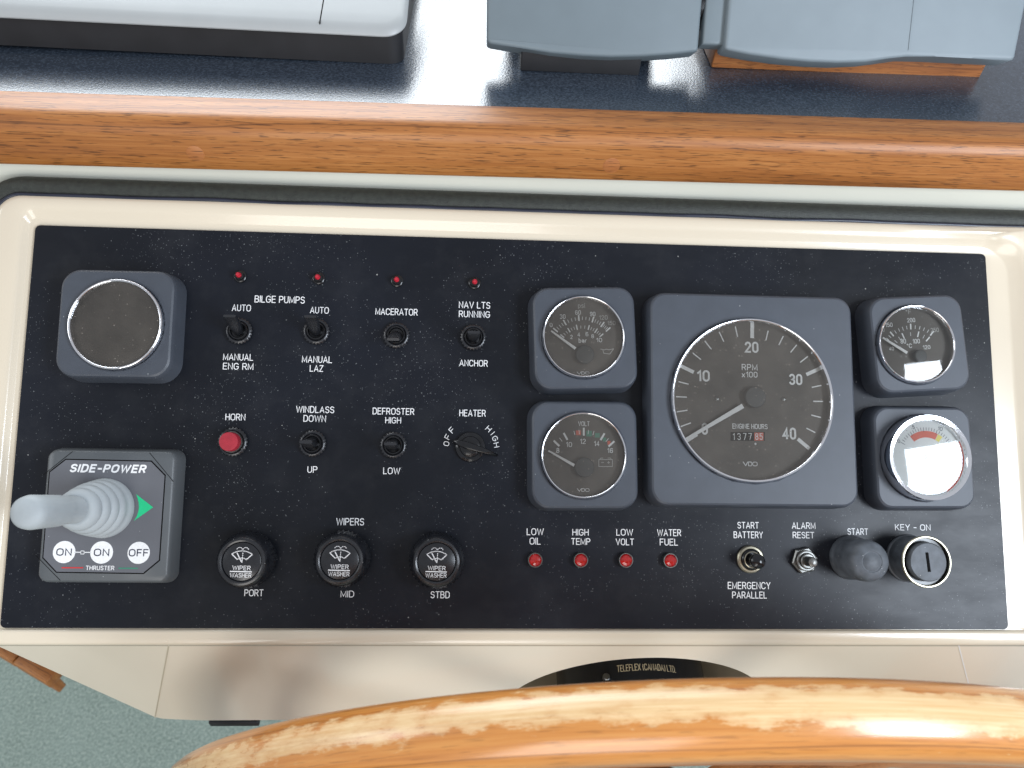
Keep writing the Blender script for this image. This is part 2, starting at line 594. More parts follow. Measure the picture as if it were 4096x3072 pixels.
# single-stroke engraved capitals and numerals, unit cap height
GL = {
    'A': (0.70, [[(0, 0), (0.35, 1), (0.70, 0)], [(0.12, 0.31), (0.58, 0.31)]]),
    'B': (0.60, [[(0, 0), (0, 1)], _box(0.55, 0.52, 1), _box(0.60, 0, 0.52)]),
    'C': (0.66, [_arc(0.34, 0.66, 0.34, 0.34, 20, 180, 8) + _arc(0.34, 0.34, 0.34, 0.34, 180, 340, 8)]),
    'D': (0.64, [[(0, 0), (0, 1), (0.28, 1)] + _arc(0.28, 0.64, 0.36, 0.36, 90, 0, 5)[1:] + _arc(0.28, 0.36, 0.36, 0.36, 0, -90, 5) + [(0, 0)]]),
    'E': (0.54, [[(0.54, 1), (0, 1), (0, 0), (0.54, 0)], [(0, 0.52), (0.48, 0.52)]]),
    'F': (0.52, [[(0.52, 1), (0, 1), (0, 0)], [(0, 0.50), (0.46, 0.50)]]),
    'G': (0.68, [_arc(0.34, 0.66, 0.34, 0.34, 25, 180, 8) + _arc(0.34, 0.34, 0.34, 0.34, 180, 355, 9) + [(0.68, 0.47), (0.38, 0.47)]]),
    'H': (0.62, [[(0, 0), (0, 1)], [(0.62, 0), (0.62, 1)], [(0, 0.52), (0.62, 0.52)]]),
    'I': (0.0, [[(0, 0), (0, 1)]]),
    'K': (0.60, [[(0, 0), (0, 1)], [(0.56, 1), (0, 0.38)], [(0.20, 0.56), (0.60, 0)]]),
    'L': (0.50, [[(0, 1), (0, 0), (0.50, 0)]]),
    'M': (0.76, [[(0, 0), (0, 1), (0.38, 0.12), (0.76, 1), (0.76, 0)]]),
    'N': (0.62, [[(0, 0), (0, 1), (0.62, 0), (0.62, 1)]]),
    'O': (0.70, [_O(0.70)]),
    'P': (0.58, [[(0, 0), (0, 1)], _box(0.58, 0.46, 1)]),
    'R': (0.60, [[(0, 0), (0, 1)], _box(0.58, 0.48, 1), [(0.32, 0.48), (0.60, 0)]]),
    'S': (0.58, [_S(0.58)]),
    'T': (0.62, [[(0, 1), (0.62, 1)], [(0.31, 1), (0.31, 0)]]),
    'U': (0.60, [[(0, 1), (0, 0.32)] + _arc(0.30, 0.30, 0.30, 0.30, 180, 360, 8) + [(0.60, 1)]]),
    'V': (0.68, [[(0, 1), (0.34, 0), (0.68, 1)]]),
    'W': (1.0, [[(0, 1), (0.25, 0), (0.50, 0.92), (0.75, 0), (1.0, 1)]]),
    'X': (0.62, [[(0, 0), (0.62, 1)], [(0, 1), (0.62, 0)]]),
    'Y': (0.64, [[(0, 1), (0.32, 0.46), (0.64, 1)], [(0.32, 0.46), (0.32, 0)]]),
    'Z': (0.58, [[(0, 1), (0.58, 1), (0, 0), (0.58, 0)]]),
    '0': (0.52, [_O(0.52)]),
    '1': (0.24, [[(0, 0.76), (0.24, 1), (0.24, 0)]]),
    '2': (0.52, [_arc(0.26, 0.72, 0.26, 0.28, 170, -20, 9) + [(0, 0), (0.52, 0)]]),
    '3': (0.52, [_arc(0.26, 0.745, 0.25, 0.255, 160, -90, 10) + _arc(0.26, 0.255, 0.26, 0.255, 80, -160, 10)]),
    '4': (0.54, [[(0.40, 0), (0.40, 1), (0, 0.28), (0.54, 0.28)]]),
    '5': (0.52, [[(0.48, 1), (0.08, 1), (0.04, 0.56)] + _arc(0.26, 0.32, 0.26, 0.32, 125, -155, 11)]),
    '6': (0.52, [_arc(0.27, 0.72, 0.25, 0.28, 25, 180, 7) + [(0.01, 0.30)] + _arc(0.26, 0.30, 0.25, 0.30, 180, 530, 13)]),
    '7': (0.50, [[(0, 1), (0.50, 1), (0.18, 0)]]),
    '8': (0.52, [_arc(0.26, 0.76, 0.23, 0.24, 0, 358, 14), _arc(0.26, 0.27, 0.26, 0.27, 0, 358, 14)]),
    '9': (0.52, [_arc(0.26, 0.70, 0.25, 0.30, 0, 350, 13), [(0.51, 0.70)] + _arc(0.25, 0.28, 0.26, 0.28, 0, -155, 7)]),
    '-': (0.38, [[(0, 0.45), (0.38, 0.45)]]),
    '.': (0.02, [[(0, 0.0), (0.02, 0.0)]]),
    ',': (0.05, [[(0.05, 0.05), (0, -0.12)]]),
    '(': (0.18, [_arc(0.42, 0.45, 0.42, 0.72, 135, 225, 6)]),
    ')': (0.18, [_arc(-0.24, 0.45, 0.42, 0.72, 45, -45, 6)]),
    '°': (0.24, [_arc(0.12, 0.86, 0.12, 0.13, 0, 358, 10)]),
    'p': (0.46, [[(0, 0.68), (0, -0.25)], _box(0.46, 0.0, 0.66)]),
    's': (0.42, [[(x * 0.72, y * 0.68) for x, y in _S(0.58)]]),
    'i': (0.0, [[(0, 0), (0, 0.66)], [(0, 0.88), (0, 0.95)]]),
    'b': (0.46, [[(0, 0), (0, 1)], _box(0.46, 0.0, 0.66)]),
    'a': (0.44, [_arc(0.20, 0.46, 0.22, 0.22, 160, 0, 6) + [(0.42, 0)], _arc(0.20, 0.20, 0.20, 0.19, 40, 350, 10)]),
    'r': (0.28, [[(0, 0), (0, 0.66)], [(0, 0.40), (0.10, 0.60), (0.28, 0.66)]]),
    'x': (0.44, [[(0, 0), (0.44, 0.66)], [(0, 0.66), (0.44, 0)]]),
}


def ribbon(mb, pts, w, z):
    """one mitred ribbon along a polyline, no overlaps inside it"""
    p = [Vector(q[:2]) for q in pts]
    q2 = [p[0]]
    for a in p[1:]:
        if (a - q2[-1]).length > w * 0.12:
            q2.append(a)
    p = q2
    if len(p) < 2:
        p = [p[0] - Vector((w / 2, 0)), p[0] + Vector((w / 2, 0))]
    closed = (p[0] - p[-1]).length < w * 0.6 and len(p) > 6
    n = len(p)
    L_, R2 = [], []
    for i in range(n):
        if closed:
            d0 = (p[i] - p[i - 1 if i else -2]).normalized() if i else (p[0] - p[-2]).normalized()
            d1 = (p[(i + 1) % n] - p[i]).normalized() if i < n - 1 else (p[1] - p[-1]).normalized()
        else:
            d0 = (p[i] - p[i - 1]).normalized() if i else (p[1] - p[0]).normalized()
            d1 = (p[i + 1] - p[i]).normalized() if i < n - 1 else d0
        n0, n1 = Vector((-d0.y, d0.x)), Vector((-d1.y, d1.x))
        m = (n0 + n1)
        if m.length < 1e-4:
            m = n0
        m.normalize()
        k = min(1 / max(m.dot(n0), 0.3), 1.9)
        q = p[i].copy()
        if not closed and i == 0:
            q -= d0 * w * 0.32
        if not closed and i == n - 1:
            q += d0 * w * 0.32
        L_.append(q + m * k * w / 2)
        R2.append(q - m * k * w / 2)
    vs = [(v.x, v.y, z) for v in R2] + [(v.x, v.y, z) for v in L_]
    mb.add(vs, [(i, i + 1, n + i + 1, n + i) for i in range(n - 1)])


def text_fit(mb, s, cx, cy, w, h, z, rot=0.0, weight=0.012, shear=0.0):
    """engraved-style word s, w by h mm, centred on cx,cy.  weight: 0.012 is normal"""
    sw = h * (0.098 + weight * 1.5)
    hh = h - sw
    strokes, x = [], 0.0
    for ch in s:
        if ch == ' ':
            x += 0.42
            continue
        gw, gl = GL[ch]
        for g in gl:
            strokes.append([(x + px, py) for px, py in g])
        x += gw + 0.24 + weight * 1.6
    xs = [q[0] for g in strokes for q in g]
    x0, x1 = min(xs), max(xs)
    kx = (w - sw) / (x1 - x0) if x1 - x0 > 0.05 else hh
    ca, sa = math.cos(R_(rot)), math.sin(R_(rot))
    for k, g in enumerate(strokes):
        pts = []
        for px, py in g:
            X = (px - (x0 + x1) / 2) * kx + shear * (py - 0.5) * hh
            Y = (py - 0.5) * hh
            pts.append((cx + X * ca - Y * sa, cy + X * sa + Y * ca))
        ribbon(mb, pts, sw, z + 0.004 * (k % 3))


def rrect(w, h, rad, z=0.0, cx=0.0, cy=0.0, k=7, side=5):
    """rounded rectangle ring, ccw.  rad: one radius or (tr, tl, bl, br)"""
    if not isinstance(rad, (tuple, list)):
        rad = (rad,) * 4
    pts = []
    cs = [(1, 1), (-1, 1), (-1, -1), (1, -1)]
    for q in range(4):
        sx, sy = cs[q]
        r = rad[q]
        ox, oy = cx + sx * (w / 2 - r), cy + sy * (h / 2 - r)
        for i in range(k + 1):
            a = math.pi / 2 * (q + i / k)
            pts.append((ox + r * math.cos(a), oy + r * math.sin(a), z))
        nx, ny = cs[(q + 1) % 4]
        r2 = rad[(q + 1) % 4]
        a = math.pi / 2 * (q + 1)
        e = (cx + nx * (w / 2 - r2) + r2 * math.cos(a), cy + ny * (h / 2 - r2) + r2 * math.sin(a), z)
        s = pts[-1]
        for i in range(1, side + 1):
            t = i / (side + 1)
            pts.append((s[0] + (e[0] - s[0]) * t, s[1] + (e[1] - s[1]) * t, z))
    return pts


def circle_like(ring, r, z, cx=0.0, cy=0.0):
    out = []
    for x, y, _ in ring:
        a = math.atan2(y - cy, x - cx)
        out.append((cx + r * math.cos(a), cy + r * math.sin(a), z))
    return out


def shell(o, th):
    return o


# ================================================================ SETTING
HW, HH = 260.0, 103.1          # half size of the black panel

# --- cabin sole
fl = MB()
gx = [-1500 + 100 * i for i in range(31)]
fl.add([(-2500, -2500, 0), (2500, -2500, 0), (2500, 2500, 0), (-2500, 2500, 0)], [(0, 1, 2, 3)])
floor = obj('floor', fl, 'carpet')
floor.location = (0, 0, -0.86)
floor['kind'] = 'structure'

ROLL = 0.010                    # the dash rises slightly to starboard


def extrude_x(prof, x0, x1, n=24, cap=True, roll=ROLL, wob=None):
    """sweep a closed (Y, Z) world profile along X"""
    rings = []
    for i in range(n + 1):
        x = x0 + (x1 - x0) * i / n
        rings.append([(x, y, z + roll * x) for y, z in prof])
    mb = MB()
    mb.loft(rings, cap0=cap, cap1=cap)
    return mb


def arc(cx, cy, r, a0, a1, n=6):
    return [(cx + r * math.cos(R_(a0 + (a1 - a0) * i / n)), cy + r * math.sin(R_(a0 + (a1 - a0) * i / n))) for i in range(n + 1)]


DASH_Z = 105.0
DASH_ROT = 0.6

# dashboard: horizontal top and the painted riser under the rail
ds = extrude_x([(126, DASH_Z), (620, DASH_Z), (620, DASH_Z - 30), (126, DASH_Z - 30)], -700, 700, 8)
dash = obj('dashboard', ds, 'dash', smooth=False)
dash['kind'] = 'structure'
rs = extrude_x([(112, 30), (112, 88), (125, 88), (125, 30)], -700, 700, 8)
riser = obj('riser', rs, 'riser', smooth=False)
riser['kind'] = 'structure'

# --- wooden fiddle rail
rail_t = thing('wooden_rail', 'varnished brown wooden rail along the front edge of the black dash top', 'rail', (0, 0, 0), world_frame=True)
prof = [(108.5, 82.6)] + [(107.5, 83.8)] + [(107.5, 92)] + arc(116.5, 102.0, 9, 180, 90, 8) + arc(131, 108.0, 3, 90, 0, 4) + [(134, 90), (134, 82.6)]
obj('rail', extrude_x(prof, -700, 700, 30), 'rail', rail_t, angle=50)
for dx, dy in ((422, 332), (1321, 358)):
    p = hit(dx, dy, 1, 107.5)
    pl = MB()
    n = 24
    pl.loft([[(p.x + r * math.cos(2 * math.pi * i / n), 107.5 - d, p.z + r * math.sin(2 * math.pi * i / n)) for i in range(n)] for r, d in ((4.6, -1.5), (4.6, 0.10), (4.3, 0.22))], cap1=True)
    obj('plug', pl, 'plug' if 'plug' in MT else 'block', rail_t, label='round wooden plug over a screw head')

# --- helm console: cream moulding round the panel
con = thing('helm_console', 'glossy cream moulded helm console holding the black control panel', 'console', (0, 0, 0))


def fring(L, Rr, B, T, rads, z):
    w = 2 * HW + L + Rr
    h = 2 * HH + T + B
    return rrect(w, h, rads, z, (Rr - L) / 2, (T - B) / 2, k=10, side=12)


rings = [
    fring(-3, -3, -3, -3, (2, 2, 2, 2), -1.6),
    fring(3.2, 12, 0.45, 3.6, (14, 3.5, 3, 3), -1.6),
    fring(3.8, 14, 0.6, 4.4, (16, 4, 3, 4), -1.2),
    fring(5.4, 19, 1.2, 7.4, (20, 5, 4, 6), 1.2),
    fring(6.4, 23, 2.2, 8.6, (24, 6, 4, 8), 2.2),
    fring(8.0, 26, 3.8, 9.8, (26, 7, 5, 10), 2.7),
    fring(12, 40, 4.3, 11.5, (30, 9, 6, 16), 2.8),
    fring(17, 60, 5.2, 13.3, (34, 11, 8, 20), 2.6),
    fring(20, 68, 6.6, 15.2, (36, 13, 10, 22), 1.6),
    fring(21.6, 71, 7.8, 16.3, (38, 14, 11, 22), -0.2),
    fring(22, 72, 8.6, 16.8, (38, 14, 11, 22), -2.5),
]
rings = [[(x, y, z * (1.9 if x > 262 else 0.8) if z > 0 else z) for x, y, z in r] for r in rings]
rings = [[(x, y, z * 0.2 if (y < -101 and z > 0) else z) for x, y, z in r] for r in rings]
# the front edge turns plumb, the other sides square to the panel
last = [(x, y - (0.8 if y < -80 else 0), z - 1.2) for x, y, z in rings[-1]]
last2 = [(x, y - (0.0 if y < -80 else 0), z - 30) for x, y, z in [(x, (y + 9 if y < -80 else y), z) for x, y, z in last]]
mb = MB()
mb.loft(rings + [last, last2])
frame = obj('moulding', mb, 'cream', con, angle=60)

# front apron below the panel, upright, with a round hole for the helm pump
YA = -89.8
W2P = M3.transposed()


def wp(x, y, z):
    """world mm to panel mm"""
    return W2P @ Vector((x, y, z))


def apron():
    from mathutils.geometry import tessellate_polygon
    zt = -66
    zb = hit(470, 1556, 1, YA).z
    cL_t = hit(367, 1395, 1, YA).x
    cL_b = hit(335, 1549, 1, YA)
    hx, hz, hr = 73.0, -163.0, 80.0
    a0 = math.degrees(math.asin((zb - hz) / hr))
    n = 48
    arch = []
    for i in range(n + 1):
        a = R_(180 - a0 - (180 - 2 * a0) * i / n)
        arch.append((hx + hr * math.cos(a), hz + hr * math.sin(a)))
    outline = [(cL_t, zt), (cL_b.x, cL_b.z), (cL_b.x + 4, cL_b.z - 3), (cL_b.x + 25, zb)] + arch + [(420, zb), (420, zt)]
    tri = tessellate_polygon([[Vector((x, z, 0)) for x, z in outline]])
    mb = MB()
    mb.add([wp(x, YA, z)[:] for x, z in outline], [tuple(t_) for t_ in tri])
    o = obj('apron', mb, 'apron', con, smooth=False)
    # returned edge of the arch and of the bottom
    mb = MB()
    run = outline[1:-1]
    mb.loft([[wp(x, YA + 0.02, z)[:] for x, z in run], [wp(x, YA + 5, z)[:] for x, z in run]], close=False)
    obj('apron_edge', mb, 'apron', con, angle=30)
    # moulding joint on the starboard side
    c1, c2 = hit(2064, 1398, 1, YA), hit(2098, 1500, 1, YA)
    mb = MB()
    mb.add([wp(c1.x - 0.3, YA - 0.25, zt)[:], wp(c1.x + 0.3, YA - 0.25, zt)[:], wp(c2.x + 0.3, YA - 0.25, c2.z)[:], wp(c2.x - 0.3, YA - 0.25, c2.z)[:]], [(0, 1, 2, 3)])
    obj('seam', mb, 'white', con, smooth=False)
    # the port side return, folded back at the crease
    e_t = hit(-30, 1380, 1, YA + 34)
    side = MB()
    A, B_, C_ = (cL_t, YA, zt), (cL_b.x, YA, cL_b.z), (e_t.x, e_t.y, e_t.z)
    A0 = (cL_t, YA, zt + 4)
    tri = [A0, A, B_, C_, (e_t.x - 6, e_t.y, e_t.z + 8)]
    back = [(x + 2, y + 5, z) for x, y, z in tri]
    vv = [wp(*q)[:] for q in tri + back]
    m5 = len(tri)
    side.add(vv, [tuple(range(m5)), tuple(range(2 * m5 - 1, m5 - 1, -1))] + [(i, (i + 1) % m5, (i + 1) % m5 + m5, i + m5) for i in range(m5)])
    obj('side_return', side, 'apron', con, angle=20)
    sm = MB()
    a_, b_ = Vector(A), Vector(B_)
    d = (b_ - a_).normalized()
    nn = Vector((-d.z, 0, d.x)) * 0.35
    sm.add([wp(*(p + Vector((0, -0.25, 0))))[:] for p in (a_ - nn, a_ + nn, b_ + nn, b_ - nn)], [(0, 1, 2, 3)])
    obj('seam', sm, 'pocket', con, smooth=False)
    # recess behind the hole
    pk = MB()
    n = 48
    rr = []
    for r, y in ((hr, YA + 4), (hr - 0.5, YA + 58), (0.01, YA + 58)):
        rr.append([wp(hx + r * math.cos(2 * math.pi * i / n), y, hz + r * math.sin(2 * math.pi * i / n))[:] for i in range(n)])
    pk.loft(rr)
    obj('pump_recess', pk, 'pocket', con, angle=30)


apron()

# --- vinyl roll between the console and the riser, with piping
vin = thing('vinyl_trim', 'black textured vinyl roll with wavy piping above the cream console edge', 'trim', (0, 0, 0))
base = fring(22, 72, 8.6, 16.8, (38, 14, 11, 22), 0)
# open path: down the port side, round the corner, along the top
N_ = len(base)
path = [Vector(p) for p in base]
top_r = max(range(N_), key=lambda i: (path[i].y > 115) * path[i].x)
# order ccw starting at the starboard top going to port, then down the port side
seq = []
for i in range(N_):
    if path[i].x < 0 and path[i].y < -70:
        break
    if path[i].y > 100 or path[i].x < 0:
        seq.append(path[i])
dense = []
for a, b_ in zip(seq[:-1], seq[1:]):
    k = max(1, int((b_ - a).length / 4))
    for i in range(k):
        dense.append(a.lerp(b_, i / k))
dense.append(seq[-1])


def sweep(path, prof, closed=False):
    rings = []
    for i, p in enumerate(path):
        a = path[max(i - 1, 0)]
        b_ = path[min(i + 1, len(path) - 1)]
        t = (b_ - a).normalized()
        out = Vector((t.y, -t.x, 0))
        rings.append([tuple(p + out * u + Vector((0, 0, w))) for u, w in (prof(i) if callable(prof) else prof)])
    return rings


roll_prof = [(-1.0, -3)] + [(4.6 + 5.9 * math.cos(R_(a)), -3.0 + 4.2 * math.sin(R_(a)) * (1.0)) for a in range(180, -1, -15)] + [(10.5, -9), (-1, -9)]
mb = MB()
mb.loft(sweep(dense, roll_prof), cap0=True, cap1=True)
obj('padding', mb, 'vinyl', vin, angle=50)


def pip(i):
    w = 0.45 * noise.noise(Vector((i * 0.11, 0, 3))) * 2.2
    return [(-0.6 + w + 1.15 * math.cos(R_(a)), 0.4 + 1.15 * math.sin(R_(a))) for a in range(0, 360, 40)]


mb = MB()
mb.loft(sweep(dense, pip), cap0=True, cap1=True)
obj('piping', mb, 'piping', vin, angle=80)

# --- teak step seen on the sole beside the console
st_p = hit(60, 1430, 2, -420)
stp = thing('teak_step', 'reddish teak ladder step below the left side of the console', 'step', st_p, world_frame=True, rz=-27)
for i, (a, b_) in enumerate(((-95, -14), (-12, 30))):
    k = MB()
    k.box(a, b_, -7, 7, -14, 0, 1.5)
    obj('tread', k, 'rail', stp)
k = MB()
k.box(-90, 24, -4, 5, -40, -14.5, 1.5)
obj('support', k, 'rail', stp)

br_p = hit(505, 1559, 2, -200)
brk = thing('mounting_bracket', 'small black bracket under the lower edge of the cream console', 'bracket', br_p, world_frame=True)
k = MB()
k.box(-15, 16, -2, 20, -3, 3, 1)
obj('plate', k, 'black_matt', brk)
k = MB()
k.box(-12, 13, 6, 18, 3, 24, 1)
obj('upright', k, 'black_matt', brk)


# ================================================================ DASH-TOP EQUIPMENT
def outline_slab(pts, th, bev=2.0, seg=3):
    """pts ccw in (x, y); solid from z=-th to 0 with a rounded front edge"""
    bm = bmesh.new()
    vs = [bm.verts.new((x, y, 0)) for x, y in pts]
    f = bm.faces.new(vs)
    g = bmesh.ops.extrude_face_region(bm, geom=[f])
    for e in g['geom']:
        if isinstance(e, bmesh.types.BMVert):
            e.co.z = -th
    fe = [e for e in bm.edges if all(abs(v.co.z) < 1e-6 for v in e.verts)]
    bmesh.ops.bevel(bm, geom=fe, offset=bev, segments=seg, affect='EDGES', profile=0.5)
    bm.verts.index_update()
    mb = MB()
    mb.add([v.co[:] for v in bm.verts], [tuple(w.index for w in fc.verts) for fc in bm.faces])
    bm.free()
    return mb


def on_dash(dx, dy, h=0.0):
    p = hit(dx, dy, 2, DASH_Z + h)
    z = DASH_Z + h + ROLL * p.x
    return hit(dx, dy, 2, z)


# left: low light-grey case on a black base
pR = on_dash(845, 139)
pL = on_dash(0, 106)
yaw = math.degrees(math.atan2(pR.y - pL.y, pR.x - pL.x))
case = thing('equipment_case', 'light grey equipment case with rounded corner on a black base, left end of dash', 'electronics case', pR, rz=yaw, world_frame=True)
k = MB()
k.loft([rrect(420, 170, 9, z, -203, 85, k=8, side=3) for z in (0.2, 16.5)], cap0=True, cap1=True)
obj('base', k, 'black_matt', case, angle=40)
k = MB()
rs_ = []
W_, D_ = 424, 176
for ins, z in ((1.5, 16.9), (0.3, 17.4), (0, 18.2), (0.6, 19.8), (2.4, 21.2), (5.5, 22.0)):
    rs_.append([(x, y, zz + 0.26 * (y + 4)) for x, y, zz in rrect(W_ - 2 * ins, D_ - 2 * ins, 13 - ins * 0.6, z, -202.5, 84, k=8, side=3)])
k.loft(rs_, cap0=True, cap1=True)
obj('lid', k, 'light_case', case, angle=40)
k = MB()
k.box(-38.6, -38.0, -1.5, 165, 21.0, 22.12)
k.v = [(x, y, z + 0.26 * (y + 4)) for x, y, z in k.v]
obj('seam', k, 'groove', case, smooth=False)


def display(name, label, pts_disp, face_h, lean, th, matn, foot, foot_mat, foot_name, foot_h, side_strip=None, foot_dep=60):
    """pts_disp: lower outline of the front face in 2212-wide pixels (left to right)"""
    # plane of the face: passes through the lowest point, leaning back
    px, py = pts_disp[len(pts_disp) // 2]
    p0 = on_dash(px, py, face_h)
    up = Vector((0, math.sin(R_(lean)), math.cos(R_(lean))))   # leans back from plumb
    nrm = Vector((0, -math.cos(R_(lean)), math.sin(R_(lean))))
    ex = Vector((1, 0, 0))
    s = 4096 / 2212
    loc = []
    for dx, dy in pts_disp:
        d = M3 @ pix_dir(dx * s, dy * s)
        t = (p0 - CW).dot(nrm) / d.dot(nrm)
        q = CW + d * t - p0
        loc.append((q.dot(ex), q.dot(up)))
    t = thing(name, label, 'display', (p0.x, p0.y, DASH_Z + ROLL * p0.x), world_frame=True)
    return t, p0, loc, ex, up, nrm


def put_frame(mb, o, ex, ey, ez):
    mb.v = [tuple(o + ex * x + ey * y + ez * z) for x, y, z in mb.v]
    return mb


def make_display(name, label, pts, top_l, top_r, height, face_h, lean, th, matn, foot_px, foot_mat, foot_name, foot_dep, bev=2.0, ledge=None):
    t, p0, loc, ex, up, nrm = display(name, label, pts, face_h, lean, th, matn, None, None, None, None)
    off = p0 - Vector((p0.x, p0.y, DASH_Z + ROLL * p0.x))
    L, Rr = loc[0], loc[-1]
    out = loc + [(Rr[0] + top_r, height), (L[0] + top_l, height)]
    mb = outline_slab(out, th, bev)
    put_frame(mb, off, ex, up, nrm)
    obj('cover', mb, matn, t, angle=35)
    mb = outline_slab([(L[0] + 14, 34), (Rr[0] - 14, 34), (Rr[0] - 14 + top_r, height - 15), (L[0] + 14 + top_l, height - 15)], 45, 3)
    put_frame(mb, off - nrm * (th - 0.5), ex, up, nrm)
    obj('back_housing', mb, 'black_matt', t, angle=35)
    if ledge:
        # body of the set behind the sun cover, a little wider to port
        mb = outline_slab([(L[0] - ledge, L[1] + 1.5), (L[0] + 6, L[1] + 1.5), (L[0] + 6 + top_l, height), (L[0] - ledge + top_l, height)], th - 4, 2.0)
        put_frame(mb, off - nrm * 4, ex, up, nrm)
        obj('housing', mb, 'case_a', t, angle=35)
    a, b_ = on_dash(*foot_px[0]), on_dash(*foot_px[1])
    w = b_.x - a.x
    yw = math.atan2(b_.y - a.y, w)
    k = MB()
    k.box(0, (b_ - a).length, 0, foot_dep, 0.2, face_h - 1, 0.8)
    rt = Matrix.Rotation(yw, 3, 'Z')
    base = Vector((a.x - p0.x, a.y - p0.y, ROLL * (a.x - p0.x)))
    k.v = [tuple(base + rt @ Vector(v)) for v in k.v]
    return t, k, off, loc, ex, up, nrm


t, k, off, loc, ex, up, nrm = make_display('instrument_display', 'blue-grey covered display with curved lower edge on a black foot, middle of dash', [(1052, 86), (1054, 90), (1060, 93), (1120, 103), (1190, 113), (1260, 120), (1321, 122.5), (1390, 121), (1450, 117), (1500, 111.5), (1507, 109), (1509, 104)], -3, 3, 190, 14, 38, 13, 'case_a', ((1124, 154), (1380, 163)), 'black_matt', 'foot', 70)
obj('foot', k, 'black_matt', t, angle=35)
kn = MB()
kn.lathe([(0, 5), (9, 5), (12, 4), (12.5, 0), (12.5, -4), (0, -4)], 40)
Rx = loc[-1][0]
put_frame(kn, off + ex * (Rx + 1.5) + up * (loc[-1][1] + 26) - nrm * 14, up, nrm, ex)
obj('clamp_knob', kn, 'black', t)

t, k, off, loc, ex, up, nrm = make_display('plotter_display', 'wide mid-grey covered display with wavy lower edge on a wooden block, right end of dash', [(1566, 100), (1568, 105), (1575, 108), (1620, 117), (1690, 127), (1750, 132.5), (1810, 135), (1870, 132.5), (1920, 126), (1960, 120.5), (2020, 122), (2100, 126), (2184, 130), (2191, 128), (2194, 122)], 3, 14, 210, 17, 38, 14, 'case_b', ((1536, 147), (2117, 166)), 'block', 'wood_block', 60, ledge=12)
obj('wood_block', k, 'block', t, angle=35)
# crease down the face of the cover
kk = MB()
kk.box(0, 0.5, 0, 200, 0, 0.35)
lx = loc[9][0]
put_frame(kk, off + ex * lx + up * (loc[9][1] + 3), ex, up, nrm)
obj('crease', kk, 'case_b', t)

# ================================================================ CONTROL PANEL
cp = thing('control_panel', 'dusty black rectangular switch panel with white engraved lettering set in cream console', 'control panel', (0, 0, 0))
mb = MB()
mb.loft([rrect(2 * HW, 2 * HH, 2.6, -1.5, k=6, side=3), rrect(2 * HW, 2 * HH, 2.6, -0.25, k=6, side=3), rrect(2 * HW - 0.5, 2 * HH - 0.5, 2.4, 0, k=6, side=3)], cap0=True, cap1=True)
obj('panel_plate', mb, 'panel', cp, angle=30)


def word(s, zf, cx, cy, w, h, z=0.08, rot=0, parent=cp, m='white', name='printed_lettering', weight=0.012, shear=0.0, mb=None, rzoff=0.0, origin=None):
    a = at(*zf(cx - w / 2, cy), z)
    b_ = at(*zf(cx + w / 2, cy), z)
    c = at(*zf(cx, cy - h / 2), z)
    d = at(*zf(cx, cy + h / 2), z)
    p = at(*zf(cx, cy), z)
    W, H = (b_ - a).length, (c - d).length
    own = mb is None
    if own:
        mb = MB()
    cxm, cym = p.x, p.y
    if origin is not None:
        cxm, cym = origin(p)
        zz = z - origin.z0
    else:
        zz = z
    text_fit(mb, s, cxm, cym, W, H, zz, rot, weight, shear)
    if own:
        o = obj(name, mb, m, parent, smooth=False, flip_check=False, label='white words "%s"' % s)
        return o


for a in [('BILGE PUMPS', Z5, 543, 337, 342, 48), ('AUTO', Z5, 282, 394, 130, 46), ('AUTO', Z5, 813, 410, 128, 45),
          ('MACERATOR', Z5, 1338, 421, 288, 46), ('NAV LTS', Z5, 1869, 375, 214, 46), ('RUNNING', Z5, 1868, 437, 212, 45),
          ('MANUAL', Z5, 260, 729, 206, 46), ('ENG RM', Z5, 260, 792, 208, 46), ('MANUAL', Z5, 797, 745, 206, 46),
          ('LAZ', Z5, 793, 806, 92, 45), ('ANCHOR', Z5, 1862, 770, 194, 45), ('HORN', Z5, 241, 1137, 136, 46),
          ('WINDLASS', Z5, 784, 1086, 260, 46), ('DOWN', Z5, 781, 1147, 154, 46), ('UP', Z5, 765, 1494, 68, 46),
          ('DEFROSTER', Z5, 1317, 1098, 284, 46), ('HIGH', Z5, 1315, 1159, 108, 43), ('LOW', Z5, 1305, 1503, 116, 46),
          ('HEATER', Z5, 1855, 1110, 180, 46), ('WIPERS', Z6, 1022, 318, 190, 50), ('PORT', Z6, 367, 802, 130, 47),
          ('MID', Z6, 1003, 810, 92, 46), ('STBD', Z6, 1635, 815, 130, 48), ('LOW', Z10, 237, 252, 178, 72),
          ('OIL', Z10, 236, 350, 116, 72), ('HIGH', Z10, 708, 258, 170, 70), ('TEMP', Z10, 710, 354, 200, 70),
          ('LOW', Z10, 1168, 258, 174, 70), ('VOLT', Z10, 1170, 358, 190, 70), ('WATER', Z10, 1630, 262, 250, 72),
          ('FUEL', Z10, 1628, 360, 190, 72), ('START', Z11, 287, 143, 172, 53), ('BATTERY', Z11, 288, 220, 236, 55),
          ('ALARM', Z11, 733, 146, 190, 53), ('RESET', Z11, 732, 222, 174, 52), ('START', Z11, 1169, 194, 166, 53),
          ('KEY - ON', Z11, 1611, 160, 286, 50), ('EMERGENCY', Z11, 295, 628, 344, 58), ('PARALLEL', Z11, 298, 704, 280, 56)]:
    word(*a)
mb = MB()
for s, x, y, r in (('O', 1677, 1318, 78), ('F', 1686, 1272, 62), ('F', 1714, 1225, 48)):
    word(s, Z5, x, y, 30, 40, rot=r, mb=mb)
obj('printed_lettering', mb, 'white', cp, smooth=False, flip_check=False, label='white word "OFF" curving left of the heater knob')
mb = MB()
